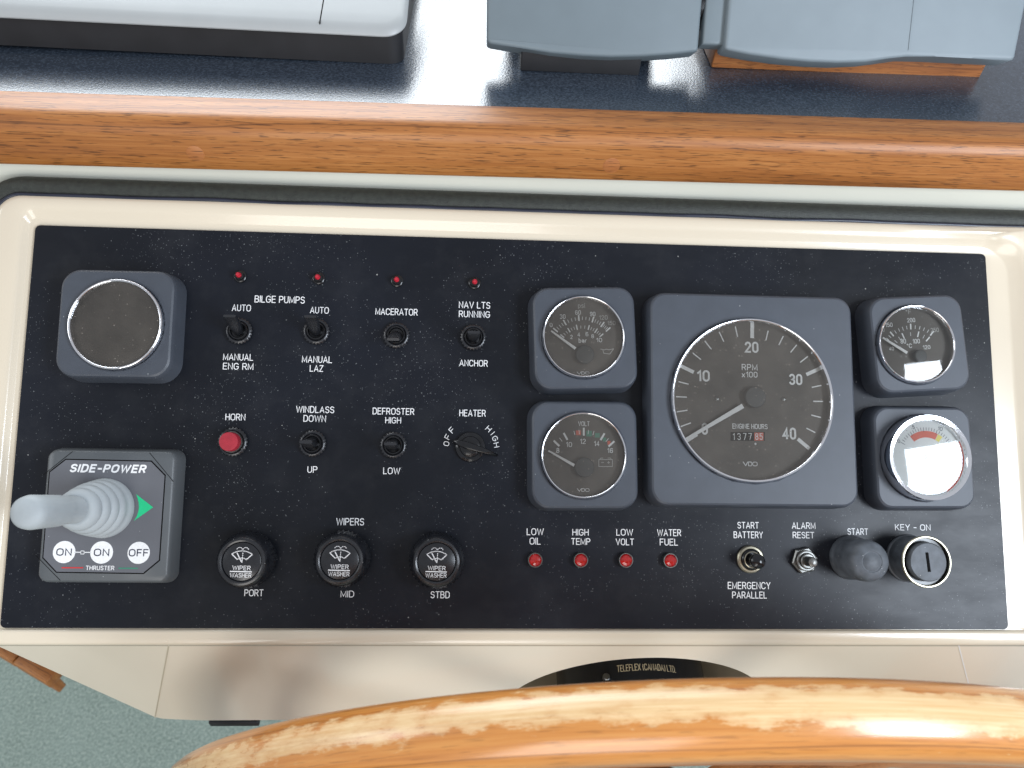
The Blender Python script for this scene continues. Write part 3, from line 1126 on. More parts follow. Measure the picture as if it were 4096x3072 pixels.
for s, x, y, w, r in (('H', 1964, 1217, 32, -42), ('I', 1992, 1248, 7, -50), ('G', 2008, 1283, 32, -62), ('H', 2017, 1327, 32, -78)):
    word(s, Z5, x, y, w, 38, rot=r, mb=mb)
obj('printed_lettering', mb, 'white', cp, smooth=False, flip_check=False, label='white word "HIGH" curving right of the heater knob')


# ================================================================ small controls
def P(zf, x, y, z=0.0):
    return at(*zf(x, y), z)


def knurl_ring(r, h, hole):
    mb = MB()
    mb.lathe([(r - 0.4, 0.05), (r - 0.4, 0.3), (r - 0.3, h - 0.9), (r - 0.7, h - 0.3), (r - 1.3, h), (hole + 0.5, h), (hole, h - 0.6), (hole, 0.6)], 96, teeth=(1, 2, 0.35, 24))
    return mb


# ---- toggles
def toggle(zf, x, y, tilt, label, group='black toggle switches on the panel'):
    p = P(zf, x, y, 1.5)
    t = thing('toggle_switch', label, 'switch', (p.x, p.y, 0), group=group)
    obj('ring_nut', knurl_ring(7.0, 3.0, 4.9), 'black_satin', t, angle=30)
    mb = MB()
    mb.lathe([(4.9, 0.1), (4.9, 3.2), (4.5, 3.7), (4.0, 3.7), (3.6, 2.2), (0, 1.6)], 32)
    obj('bushing', mb, 'black', t)
    # paddle lever: round root widening to a flat bat
    mb = MB()
    rings = []
    for z, hw, hd in ((0, 2.3, 2.3), (2.5, 2.75, 2.7), (5, 2.85, 2.6), (9, 3.0, 2.0), (14, 3.2, 1.25), (16.8, 3.3, 0.95), (17.4, 3.1, 0.7)):
        c, s = math.cos(R_(tilt)), math.sin(R_(tilt))
        ring = []
        for i in range(20):
            a = 2 * math.pi * i / 20
            cx_, cy_ = math.cos(a), math.sin(a)
            e = 1.0 if z < 4 else (0.7 if z < 8 else 0.35)
            X = hw * math.copysign(abs(cx_) ** e, cx_)
            Y = hd * math.copysign(abs(cy_) ** e, cy_)
            ring.append((X, Y * c + z * s, 2.0 + z * c - Y * s))
        rings.append(ring)
    mb.loft(rings, cap0=True, cap1=True)
    obj('lever', mb, 'lever', t, angle=30)
    return t


toggle(Z5, 265, 552, 15, 'black toggle switch tilted up to AUTO above MANUAL ENG RM')
toggle(Z5, 792, 555, 15, 'black toggle switch tilted up to AUTO above MANUAL LAZ')
toggle(Z5, 1337, 582, -17, 'black toggle switch below the word MACERATOR, lever tilted down')
toggle(Z5, 1861, 595, -2, 'black toggle switch between RUNNING and ANCHOR, lever upright')
toggle(Z5, 767, 1318, 0, 'black toggle switch between WINDLASS DOWN and UP')
toggle(Z5, 1317, 1330, 0, 'black toggle switch between DEFROSTER HIGH and LOW')

# ---- small indicator lights
for x, y, lx, ly, lab in ((276, 182, -13, -14, 'leftmost, above the first AUTO'), (809, 196, -9, -14, 'above the second AUTO'),
                          (1342, 213, -8, -12, 'above MACERATOR'), (1869, 228, -4, -10, 'above NAV LTS RUNNING')):
    p = P(Z5, x, y, 0)
    t = thing('indicator_light', 'tiny red indicator light in black holder, ' + lab, 'indicator light', p, group='tiny red indicator lights along the top of the panel')
    mb = MB()
    mb.lathe([(3.3, 0.05), (3.3, 0.8), (2.9, 1.2), (2.5, 1.3), (2.4, 3.2), (2.0, 3.6), (1.5, 3.6), (1.4, 3.0)], 28)
    obj('holder', mb, 'black', t)
    mb = MB()
    mb.lathe([(1.45, 2.6), (1.45, 4.2), (1.25, 5.0), (0.8, 5.6), (0, 5.8)], 24)
    obj('lens', mb, 'led', t)

# ---- horn button
p = P(Z5, 226, 1308, 1.0)
t = thing('horn_button', 'round red push button in black knurled ring below the word HORN', 'button', (p.x, p.y, 0))
obj('ring_nut', knurl_ring(7.6, 3.0, 5.6), 'black_satin', t, angle=30)
mb = MB()
mb.lathe([(5.6, 0.5), (5.6, 4.2), (5.35, 4.6), (5.0, 4.6), (4.9, 2)], 40)
obj('collar', mb, 'old_chrome', t)
mb = MB()
mb.lathe([(4.85, 1.5), (4.85, 8.6), (4.6, 9.2), (4.0, 9.35), (0, 9.1)], 40)
obj('button', mb, 'red', t)

# ---- heater knob
p = P(Z5, 1840, 1340, 1.5)
t = thing('heater_knob', 'glossy black rotary knob with long pointer bar below the word HEATER', 'knob', (p.x, p.y, 0))
mb = MB()
mb.lathe([(7.7, 0.1), (7.9, 0.8), (7.6, 1.8), (6.6, 2.4), (5.6, 2.3), (5.2, 3.2), (4.2, 3.8), (0, 4.0)], 48)
obj('skirt', mb, 'black', t)
mb = MB()
L_ = 12.2
rings = []
for u, wd, zt in ((-9.6, 0.5, 7.2), (-9.0, 1.1, 8.0), (-6, 1.6, 9.4), (-2, 2.0, 10.0), (3, 1.9, 10.2), (8, 1.5, 10.0), (12, 1.1, 9.2), (14.6, 0.7, 8.2), (15.2, 0.3, 7.6)):
    zb = 3.4
    ring = [(u, -wd, zb), (u, -wd, (zb + zt) / 2), (u, -wd * 0.75, zt - 0.5), (u, 0, zt), (u, wd * 0.75, zt - 0.5), (u, wd, (zb + zt) / 2), (u, wd, zb)]
    rings.append(ring)
mb.loft(rings, cap0=True, cap1=True)
c, s = math.cos(R_(-17)), math.sin(R_(-17))
mb.v = [(x * c - y * s, x * s + y * c, z) for x, y, z in mb.v]
obj('pointer', mb, 'black', t, angle=50)


# ---- wiper knobs
def wiper_icon(mb, z):
    """windscreen fan, blade and dashed jets, unit mm, centred on the knob face"""
    def A(r, a, cy=-3.4):
        return (r * math.sin(R_(a)), cy + r * math.cos(R_(a)))
    w = 0.55
    mb.stroke([A(8.0, a) for a in range(-42, 43, 6)], w, z, True)
    mb.stroke([A(3.6, a) for a in range(-42, 43, 12)], w, z, True)
    mb.stroke([A(8.0, -42), A(3.6, -42)], w, z, True)
    mb.stroke([A(8.0, 42), A(3.6, 42)], w, z, True)
    mb.stroke([(-2.6, 3.2), (-0.2, -2.0)], w, z, True)
    mb.disc(0.0, -1.4, 0.55, z, 12)
    mb.stroke([(0, -1.4), (0.15, -2.4)], 0.5, z, True)
    for y0 in (3.4, 2.2, 1.0, -0.1):
        mb.stroke([(0.35, y0), (0.35, y0 - 0.5)], 0.45, z)
    for s in (-1, 1):
        for a0 in (-80, -35, 10, 55):
            pts = []
            for a in (a0, a0 + 12, a0 + 24):
                pts.append((0.2 + s * (1.6 + 1.45 * math.sin(R_(a))), 5.3 + 1.45 * math.cos(R_(a))))
            mb.stroke(pts, 0.45, z)


for x, y, lab in ((283, 590, 'leftmost, above the word PORT'), (950, 582, 'middle one, between the words WIPERS and MID'), (1610, 592, 'rightmost, above the word STBD')):
    H = 15.0
    p = P(Z6, x, y, H)
    t = thing('wiper_knob', 'black knurled wiper washer knob, ' + lab, 'knob', (p.x, p.y, 0), group='wiper knobs in the bottom row', rz=-1.0)
    mb = MB()
    n = 144
    mb.lathe([(12.6, 0.3), (12.8, 1.5), (13.6, 3.0), (13.6, 8.5), (13.3, 10.2), (13.0, 12.0), (12.3, 14.2), (11.4, 15.3), (10.4, 15.6), (9.7, 15.3), (9.45, 14.6)], n, teeth=(2, 3, 0.55, 36))
    obj('body', mb, 'black_satin', t, angle=28)
    mb = MB()
    mb.lathe([(9.4, 14.0), (9.3, 14.75), (9.0, 14.95), (0, 14.95)], 64)
    obj('cap', mb, 'black_satin', t)
    mb = MB()
    wiper_icon(mb, 15.05)
    mb.v = [(vx * 0.92 + 0.0, vy * 0.78 + 1.6, vz) for vx, vy, vz in mb.v]
    obj('symbol', mb, 'white', t, smooth=False, flip_check=False, label='white windscreen wiper and washer symbol')
    mb = MB()
    text_fit(mb, 'WIPER', 0.2, -3.0, 8.8, 2.2, 15.05, weight=0.02)
    mb.stroke([(-5.2, -4.75), (5.2, -4.75)], 0.5, 15.05)
    text_fit(mb, 'WASHER', 0, -6.5, 10.4, 2.2, 15.05, weight=0.012)
    obj('printed_lettering', mb, 'white', t, smooth=False, flip_check=False, label='white words "WIPER" over "WASHER"')

# ---- warning lights
for x, y, lab in ((237, 548, 'LOW OIL'), (712, 549, 'HIGH TEMP'), (1182, 550, 'LOW VOLT'), (1645, 552, 'WATER FUEL')):
    p = P(Z10, x, y, 3.0)
    t = thing('warning_light', 'round red warning light below the words ' + lab, 'warning light', (p.x, p.y, 0), group='red warning lights in a row')
    mb = MB()
    mb.lathe([(3.9, 0.05), (3.9, 2.8), (3.65, 3.3), (3.35, 3.3), (3.25, 2.6)], 36)
    obj('collar', mb, 'old_chrome', t)
    mb = MB()
    mb.lathe([(3.3, 1.5), (3.25, 3.2), (2.6, 4.0), (1.4, 4.5), (0, 4.6)], 12)
    obj('lens', mb, 'jewel', t, angle=8)

# ---- start battery switch (round lever, emergency parallel)
p = P(Z11, 308, 417, 1.5)
t = thing('battery_switch', 'small round-tipped chrome and black switch between START BATTERY and EMERGENCY PARALLEL', 'switch', (p.x, p.y, 0))
mb = MB()
mb.lathe([(7.2, 0.1), (7.2, 1.4), (6.6, 2.1), (5.7, 2.3), (5.3, 1.9)], 48)
obj('ring_nut', mb, 'brass_ring', t)
mb = MB()
mb.lathe([(5.4, 0.2), (5.2, 2.8), (4.6, 3.3), (4.1, 3.3), (3.9, 2.4), (0, 2.0)], 40)
obj('bushing', mb, 'black', t)
mb = MB()
mb.lathe([(4.3, 2.6), (4.3, 3.9), (3.95, 4.1), (3.8, 3.4)], 40)
obj('collar', mb, 'brass_ring', t)
mb = MB()
mb.lathe([(2.4, 2.2), (2.9, 6), (3.5, 8.5), (3.9, 10.5), (3.7, 12.2), (2.6, 13.3), (1.0, 13.9), (0, 14.0)], 40)
obj('lever', mb, 'black', t)

# ---- alarm reset push button with hexagon nut
p = P(Z11, 742, 425, 2.0)
t = thing('alarm_reset_button', 'stepped metal push button with hexagonal nut below ALARM RESET', 'button', (p.x, p.y, 0))
mb = MB()
mb.loft([[(r * math.cos(R_(a + 12)), r * math.sin(R_(a + 12)), z) for a in range(0, 360, 60)] for r, z in ((7.2, 0.1), (7.2, 2.2), (6.5, 2.8))], cap0=True, cap1=True)
obj('hex_nut', mb, 'old_chrome', t, angle=20)
mb = MB()
mb.lathe([(5.4, 2.6), (5.4, 4.6), (4.9, 5.0), (4.2, 5.0), (4.0, 4.4), (3.9, 6.2), (3.4, 6.6), (2.6, 6.6)], 36)
obj('threaded_barrel', mb, 'old_chrome', t)
mb = MB()
mb.lathe([(2.55, 5), (2.55, 11.2), (2.3, 12.0), (1.6, 12.4), (0, 12.6)], 32)
obj('plunger', mb, 'old_chrome', t)

# ---- start button under a rubber boot
p = P(Z11, 1118, 402, 1.0)
t = thing('start_button', 'large dusty black rubber covered push button below the word START', 'button', (p.x, p.y, 0))
mb = MB()
mb.lathe([(11.7, 0.1), (11.7, 1.6), (11.3, 2.6), (10.9, 3.4), (10.8, 8), (10.7, 15), (10.4, 18.2), (9.6, 20.4), (8.2, 21.6), (5.4, 22.2), (5.1, 21.95), (4.7, 21.95), (4.4, 22.2), (0, 22.3)], 56)
obj('boot', mb, 'boot', t, angle=50)

# ---- key switch
H = 17.0
p = P(Z11, 1725, 437, H)
t = thing('key_switch', 'round black ignition key switch with pale metal ring and vertical key slot below KEY - ON', 'key switch', (p.x, p.y, 0))
mb = MB()
mb.lathe([(12.6, 0.1), (12.6, 1.5), (12.0, 2.0), (12.0, 14.5), (12.6, 15.0), (12.6, 16.6)], 64)
obj('barrel', mb, 'boot', t)
mb = MB()
mb.lathe([(12.6, 15.4), (13.1, 15.6), (13.2, 16.6), (12.8, 17.2), (12.2, 17.2), (11.9, 16.6), (11.9, 15.8)], 72)
obj('ring', mb, 'brass_ring', t)
mb = MB()
mb.lathe([(12.0, 16.2), (11.8, 15.2), (9.8, 15.0)], 64)
obj('rim_seat', mb, 'black', t)
mb = MB()
mb.lathe([(10.0, 14.6), (9.9, 17.6), (9.4, 18.4), (0, 18.5)], 64)
obj('key_cylinder', mb, 'boot', t)
mb = MB()
mb.box(-0.75, 0.75, -4.9, 4.9, 17.5, 18.62, 0)
c, s = math.cos(R_(5)), math.sin(R_(5))
mb.v = [(x * c - y * s - 0.3, x * s + y * c, z) for x, y, z in mb.v]
obj('key_slot', mb, 'groove', t, smooth=False)


# ================================================================ gauges
class Org:
    def __init__(self, p, rz, z0=0.0):
        self.p, self.rz, self.z0 = p, R_(rz), z0

    def __call__(self, q):
        d = Vector((q.x - self.p.x, q.y - self.p.y))
        c, s = math.cos(-self.rz), math.sin(-self.rz)
        return (d.x * c - d.y * s, d.x * s + d.y * c)


def gauge(name, label, zf, ctr, ring_c, size, ring_r, rz, H=12.0, corner=9, glass_m='lens', rim_w=1.5, rise=3.0, cat='gauge', tilt=None, draft=1.6, dial_m='dial', size_y=None, dome=0.8):
    """rounded square surround with a chrome-rimmed dial.  Returns what the dial print needs."""
    p = P(zf, *ctr, H)
    t = thing(name, label, cat, (p.x, p.y, 0), rz=rz, tilt=tilt)
    org = Org(p, rz)
    rc = org(P(zf, *ring_c, H + rise))
    sy = size_y or size
    mb = MB()
    rg = [rrect(size + 2 * draft, sy + 2 * draft, corner + draft, 0.1), rrect(size + 2 * draft - 0.3, sy + 2 * draft - 0.3, corner + draft, 1.0),
          rrect(size + 0.7 * draft, sy + 0.7 * draft, corner + 0.5, H - 3.2), rrect(size + 0.2, sy + 0.2, corner, H - 1.6),
          rrect(size - 0.8, sy - 0.8, corner - 0.4, H - 0.6), rrect(size - 2.6, sy - 2.6, corner - 1, H)]
    mid = [(x * 0.5 + rc[0] * 0.5 + 0, y, z) for x, y, z in rg[-1]]
    c1 = circle_like(rg[-1], ring_r + 0.9, H, rc[0], rc[1])
    c2 = circle_like(rg[-1], ring_r + 0.2, H - 0.5, rc[0], rc[1])
    c3 = circle_like(rg[-1], ring_r + 0.1, H - 3.5, rc[0], rc[1])
    mb.loft(rg + [c1, c2, c3])
    obj('surround', mb, 'bezel', t, angle=24)
    mb = MB()
    mb.lathe([(ring_r - 0.1, H - 3), (ring_r, H + rise * 0.45), (ring_r - 0.15, H + rise * 0.8), (ring_r - 0.6, H + rise), (ring_r - rim_w * 0.75, H + rise * 0.97), (ring_r - rim_w, H + rise * 0.7), (ring_r - rim_w - 0.2, H - 1)], 96, c=rc)
    obj('chrome_rim', mb, 'chrome', t, angle=60)
    zd = H - 1.5
    mb = MB()
    mb.disc(rc[0], rc[1], ring_r - rim_w + 0.3, zd, 72)
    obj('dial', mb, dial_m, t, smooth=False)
    mb = MB()
    gr = ring_r - rim_w + 0.1
    mb.lathe([(gr * q_, H + rise * 0.8 - dome * q_ * q_) for q_ in (1, 0.85, 0.7, 0.5, 0.3, 0.15, 0)], 64, c=rc)
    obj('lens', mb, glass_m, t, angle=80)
    org.z0 = 0
    return t, org, zd + 0.06, rc


def dial_words(t, org, z, zf, items, m, weight=0.02, rz=0):
    for s, x, y, w, h in items:
        mb = MB()
        word(s, zf, x, y, w, h, z=z, mb=mb, origin=org, weight=weight, rot=rz)
        num = s.isdigit()
        obj('dial_numeral' if num else 'dial_lettering', mb, m, t, smooth=False, flip_check=False, label=('white numeral %s' if num else 'white lettering "%s"') % s)


def tickset(mb, org, zf, z, c, r0, r1, angs, w):
    """ticks drawn about a centre given in zoom pixels; radii in zoom pixels"""
    for a in angs:
        ca, sa = math.cos(R_(a)), -math.sin(R_(a))
        p = org(P(zf, c[0] + r0 * ca, c[1] + r0 * sa, z))
        q = org(P(zf, c[0] + r1 * ca, c[1] + r1 * sa, z))
        mb.stroke([p, q], w, z)


def lerp_angs(major, per):
    out = []
    for a, b_ in zip(major[:-1], major[1:]):
        out += [a + (b_ - a) * i / per for i in range(1, per)]
    return out


def needle(t, org, zf, z, root, tip, w0, w1, hub, hub_r, m='dial_white'):
    a = Vector(org(P(zf, *root, z)))
    b_ = Vector(org(P(zf, *tip, z)))
    d = (b_ - a).normalized()
    n = Vector((-d.y, d.x))
    mb = MB()
    lo = [(*(a - n * w0 / 2), z), (*(b_ - n * w1 / 2), z), (*(b_ + n * w1 / 2), z), (*(a + n * w0 / 2), z)]
    hi = [(x, y, z + 0.35) for x, y, z in lo]
    mb.loft([lo, hi], cap0=True, cap1=True)
    obj('needle', mb, m, t, smooth=False)
    h = org(P(zf, *hub, z + 1.2))
    mb = MB()
    mb.lathe([(hub_r, z - 0.6), (hub_r, z + 0.8), (hub_r - 0.4, z + 1.2), (hub_r * 0.55, z + 1.35), (0, z + 1.3)], 40, c=h)
    obj('needle_hub', mb, 'hub', t)


def maker_mark(t, org, zf, z, x, y, w, h, m='dial_white'):
    """the maker's wide three-letter mark"""
    mb = MB()
    p0 = org(P(zf, x - w / 2, y, z))
    p1 = org(P(zf, x + w / 2, y, z))
    W = p1[0] - p0[0]
    hh = W * h / w
    cx, cy = (p0[0] + p1[0]) / 2, (p0[1] + p1[1]) / 2
    s = W * 0.05
    u = W / 2
    v = hh / 2
    mb.stroke([(cx - u, cy + v), (cx - u * 0.66, cy - v), (cx - u * 0.36, cy + v)], s, z)
    mb.stroke([(cx - u * 0.27, cy + v), (cx + u * 0.12, cy + v), (cx + u * 0.26, cy), (cx + u * 0.12, cy - v), (cx - u * 0.27, cy - v), (cx - u * 0.27, cy + v)], s, z)
    o_ = [(cx + u * 0.66 + u * 0.32 * math.copysign(abs(math.cos(a)) ** 0.6, math.cos(a)), cy + v * math.copysign(abs(math.sin(a)) ** 0.6, math.sin(a))) for a in [2 * math.pi * i / 16 for i in range(17)]]
    mb.stroke(o_, s, z)
    obj('dial_logo', mb, m, t, smooth=False, flip_check=False)


# blank gauge, top left
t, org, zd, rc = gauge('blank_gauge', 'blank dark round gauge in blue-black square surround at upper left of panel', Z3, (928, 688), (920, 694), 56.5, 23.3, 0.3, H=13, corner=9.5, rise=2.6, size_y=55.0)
# oil pressure
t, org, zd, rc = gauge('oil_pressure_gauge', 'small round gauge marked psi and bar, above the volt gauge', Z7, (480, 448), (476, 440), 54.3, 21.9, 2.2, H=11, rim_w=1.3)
dial_words(t, org, zd, Z7, [('30', 333, 309, 38, 30), ('60', 435, 282, 38, 30), ('90', 532, 292, 36, 30), ('0', 256, 365, 18, 28), ('2', 391, 444, 16, 28), ('4', 440, 428, 18, 28), ('6', 494, 426, 18, 28), ('8', 532, 440, 18, 26), ('10', 575, 465, 38, 28), ('bar', 466, 467, 54, 30)], 'dial_white')
dial_words(t, org, zd, Z7, [('psi', 458, 235, 46, 34), ('120', 603, 315, 56, 30), ('150', 657, 352, 52, 28)], 'dial_dim')
mb = MB()
mj = [139.4, 119.7, 95.4, 72, 54.4, 42]
tickset(mb, org, Z7, zd, (462, 550), 215, 250, mj, 0.75)
tickset(mb, org, Z7, zd, (462, 550), 219, 240, lerp_angs(mj, 4), 0.28)
mi = [141, 121, 102, 75, 57, 41]
tickset(mb, org, Z7, zd, (462, 545), 155, 184, mi, 0.6)
tickset(mb, org, Z7, zd, (462, 545), 158, 176, lerp_angs(mi, 3), 0.26)
obj('scale_marks', mb, 'dial_white', t, smooth=False, flip_check=False)
mb = MB()
q = [org(P(Z7, x, y, zd)) for x, y in ((585, 525), (610, 530), (622, 525), (640, 530), (672, 522), (655, 545), (645, 558), (605, 552), (600, 532))]
mb.stroke(q, 0.35, zd)
obj('oil_symbol', mb, 'dial_dim', t, smooth=False, flip_check=False, label='oil can symbol')
needle(t, org, Z7, zd + 2.0, (418, 522), (256, 404), 1.45, 0.8, (482, 560), 4.9)
maker_mark(t, org, Z7, zd, 469, 684, 80, 16)

# volt gauge
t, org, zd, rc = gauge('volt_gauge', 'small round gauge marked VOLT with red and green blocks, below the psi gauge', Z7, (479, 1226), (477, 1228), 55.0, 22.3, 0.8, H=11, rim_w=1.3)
dial_words(t, org, zd, Z7, [('VOLT', 474, 1020, 76, 32), ('8', 301, 1197, 20, 34), ('10', 375, 1158, 40, 34), ('12', 467, 1137, 38, 34), ('14', 559, 1152, 36, 34), ('16', 648, 1198, 38, 32)], 'dial_white')
mb = MB()
mj = [136.5, 119, 90, 60, 42.5]
tickset(mb, org, Z7, zd, (473, 1322), 226, 272, mj, 1.0)
tickset(mb, org, Z7, zd, (473, 1322), 235, 262, lerp_angs(mj, 2) + [97, 83], 0.3)
obj('scale_marks', mb, 'dial_white', t, smooth=False, flip_check=False)
for x0, x1, y0, y1, m in ((421, 454, 1064, 1096, 'dial_red'), (490, 527, 1067, 1104, 'dial_green'), (547, 579, 1082, 1112, 'dial_green'), (600, 622, 1112, 1138, 'dial_green'), (630, 650, 1134, 1160, 'dial_red')):
    mb = MB()
    mb.poly([org(P(Z7, *q, zd)) for q in ((x0, y1), (x1, y1), (x1, y0), (x0, y0))], zd - 0.02)
    obj('colour_block', mb, m, t, smooth=False, flip_check=False)
mb = MB()
mb.stroke([org(P(Z7, *q, zd)) for q in ((573, 1258), (663, 1258), (663, 1304), (573, 1304), (573, 1258))], 0.32, zd)
mb.stroke([org(P(Z7, *q, zd)) for q in ((580, 1256), (586, 1248), (600, 1248))], 0.3, zd)
mb.stroke([org(P(Z7, *q, zd)) for q in ((632, 1248), (650, 1248), (656, 1256))], 0.3, zd)
mb.stroke([org(P(Z7, *q, zd)) for q in ((590, 1278), (606, 1278))], 0.3, zd)
mb.stroke([org(P(Z7, *q, zd)) for q in ((630, 1278), (646, 1278))], 0.3, zd)
mb.stroke([org(P(Z7, *q, zd)) for q in ((638, 1270), (638, 1286))], 0.3, zd)
obj('battery_symbol', mb, 'dial_dim', t, smooth=False, flip_check=False, label='battery outline symbol')
needle(t, org, Z7, zd + 2.0, (410, 1297), (238, 1199), 1.5, 0.8, (478, 1310), 5.1)
maker_mark(t, org, Z7, zd, 470, 1460, 80, 18)

# tachometer
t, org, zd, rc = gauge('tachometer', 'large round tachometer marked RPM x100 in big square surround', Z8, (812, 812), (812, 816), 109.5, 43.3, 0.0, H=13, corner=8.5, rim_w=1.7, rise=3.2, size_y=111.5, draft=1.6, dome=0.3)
dial_words(t, org, zd, Z8, [('20', 797, 452, 96, 78), ('10', 460, 652, 90, 80), ('30', 1105, 677, 92, 78), ('40', 1060, 1055, 96, 84), ('0', 470, 1022, 44, 82)], 'dial_white', weight=0.045)
dial_words(t, org, zd, Z8, [('RPM', 783, 592, 110, 44), ('x100', 783, 643, 110, 40), ('ENGINE HOURS', 786, 1005, 246, 36)], 'dial_white', weight=0.022)
mb = MB()
tc_ = (797, 822)
mj = [212.0, 154.2, 89.5, 25.0, -40.0]
tickset(mb, org, Z8, zd, tc_, 440, 536, mj[2:3], 2.0)
tickset(mb, org, Z8, zd, tc_, 428, 522, mj[3:], 1.9)
tickset(mb, org, Z8, zd, tc_, 455, 545, mj[:2], 1.9)
mi = lerp_angs(mj, 5)
for a in mi:
    left = a > 90
    tickset(mb, org, Z8, zd, tc_, 455 if left else 432, 526 if left else 497, [a], 0.62)
obj('scale_marks', mb, 'dial_white', t, smooth=False, flip_check=False)
# hour counter window
mb = MB()
q = [org(P(Z8, *q_, zd)) for q_ in ((650, 1106), (890, 1106), (890, 1044), (650, 1044))]
mb.poly(q, zd - 0.03)
hc = obj('hour_counter', mb, 'groove', t, smooth=False, flip_check=False)
mb = MB()
for x in (848,):
    q = [org(P(Z8, *q_, zd)) for q_ in ((816, 1104), (880, 1104), (880, 1048), (816, 1048))]
    mb.poly(q, zd + 0.0)
obj('red_wheels', mb, 'dial_red', hc, smooth=False, flip_check=False)
mb = MB()
for s_, x in (('1', 673), ('3', 709), ('7', 749), ('7', 787)):
    word(s_, Z8, x, 1076, 12 if s_ == '1' else 24, 48, z=zd + 0.03, mb=mb, origin=org, weight=0.0)
for s_, x in (('8', 833), ('5', 864)):
    word(s_, Z8, x, 1076, 22, 46, z=zd + 0.04, mb=mb, origin=org, weight=0.0)
obj('digits', mb, 'dial_white', hc, smooth=False, flip_check=False, label='engine hours digits 137785')
mb = MB()
q = org(P(Z8, 824, 1127, zd))
mb.disc(q[0], q[1], 0.55, zd, 16)
obj('dot', mb, 'dial_white', t, smooth=False, flip_check=False)
for x, y in ((556, 812), (1022, 816)):
    q = org(P(Z8, x, y, zd))
    mb = MB()
    mb.lathe([(1.15, zd - 0.05), (1.1, zd + 0.35), (0.7, zd + 0.6), (0, zd + 0.6)], 16, c=q)
    obj('dial_screw', mb, 'old_chrome', t)
needle(t, org, Z8, zd + 2.2, (735, 862), (334, 1098), 2.5, 1.5, (826, 800), 5.6)
maker_mark(t, org, Z8, zd, 788, 1267, 98, 26)

# temperature gauge
t, org, zd, rc = gauge('temperature_gauge', 'small round temperature gauge marked F and C, upper right of panel', Z9, (488, 424), (476, 428), 52.0, 21.3, 4.0, H=13, rim_w=1.3, glass_m='lens_clean', dome=1.15)
dial_words(t, org, zd, Z9, [('200', 427, 263, 56, 30), ('150', 272, 296, 50, 30), ('80', 372, 410, 38, 34), ('100', 463, 410, 50, 32), ('120', 535, 452, 52, 28), ('°C', 415, 442, 36, 30), ('40', 290, 462, 34, 26)], 'dial_white', rz=0)
dial_words(t, org, zd, Z9, [('°F', 408, 205, 38, 32), ('120', 220, 332, 44, 26), ('250', 592, 332, 56, 30)], 'dial_dim')
mb = MB()
mj = [130, 93, 52]
tickset(mb, org, Z9, zd, (436, 530), 205, 240, mj, 0.75)
tickset(mb, org, Z9, zd, (436, 530), 208, 230, [142, 136] + lerp_angs(mj, 5), 0.3)
mi = [136, 115, 100, 75, 60, 50]
tickset(mb, org, Z9, zd, (440, 520), 145, 180, [115, 77, 50], 0.7)
tickset(mb, org, Z9, zd, (440, 520), 148, 172, [138, 126, 96, 62], 0.28)
obj('scale_marks', mb, 'dial_white', t, smooth=False, flip_check=False)
needle(t, org, Z9, zd + 2.0, (398, 492), (227, 386), 1.5, 0.9, (498, 512), 3.4)

# pressure gauge with a wide polished rim
t, org, zd, rc = gauge('pressure_gauge', 'pale-faced round gauge with wide shiny chrome rim and red arc, lower right of panel', Z9, (520, 1222), (566, 1222), 53.5, 22.6, 0.6, H=11, rim_w=3.4, rise=8.0, glass_m='lens_clean', dial_m='dial_pale', corner=8, dome=0.6)
zr = zd + 6.0
mb = MB()
mb.disc(rc[0], rc[1], 19.4, zr - 0.06, 72)
obj('dial_face', mb, 'dial_pale', t, smooth=False)


def band(a0, a1, r0, r1, m, name):
    mb = MB()
    n = 18
    ang = [R_(a0 + (a1 - a0) * i / n) for i in range(n + 1)]
    mb.add([(rc[0] + r * math.cos(a), rc[1] + r * math.sin(a), zr) for r in (r0, r1) for a in ang], [(i, i + 1, n + 1 + i + 1, n + 1 + i) for i in range(n)])
    obj(name, mb, m, t, smooth=False, flip_check=False)


band(128, 62, 10.5, 14.0, 'dial_red', 'red_arc')
band(61, 50, 10.5, 14.0, 'dial_yellow', 'yellow_arc')
band(25, -60, 17.2, 18.9, 'dial_red', 'rim_reflection_arc')  # reflection inside the rim, painted as a red strip
mb = MB()
for i in range(41):
    a = R_(150 - i * 5.6)
    r0 = 14.3 if i % 5 else 13.4
    mb.stroke([(rc[0] + r0 * math.cos(a), rc[1] + r0 * math.sin(a)), (rc[0] + 15.8 * math.cos(a), rc[1] + 15.8 * math.sin(a))], 0.25, zr + 0.03)
for s_, a, r in (('0', 150, 17.2), ('5', 112, 17.2), ('10', 62, 17.2)):
    text_fit(mb, s_, rc[0] + r * math.cos(R_(a)), rc[1] + r * math.sin(R_(a)), 1.3 * len(s_), 2.1, zr + 0.03, rot=(a - 90) * 0.4, weight=0.02)
for j, (x, y, w) in enumerate(((-6, 3.5, 4.5), (-6, 2.4, 5.2), (-5, 1.3, 3.4), (1, -2.0, 4.5), (3, -3.2, 3.6), (-3, -5.0, 1.6), (2, -7.2, 5.6), (0, -9.0, 2.4))):
    mb.stroke([(rc[0] + x - w / 2, rc[1] + y), (rc[0] + x + w / 2, rc[1] + y - 0.3)], 0.28, zr + 0.03)
obj('scale_marks', mb, 'navy', t, smooth=False, flip_check=False)
mb = MB()
a = R_(205)
mb.lathe([(1.6, zr + 0.6), (1.6, zr + 1.4), (0, zr + 1.5)], 20, c=rc)
mb.stroke([(rc[0], rc[1]), (rc[0] + 12.5 * math.cos(a), rc[1] + 12.5 * math.sin(a))], 0.5, zr + 1.0)
obj('needle', mb, 'navy', t, smooth=False)

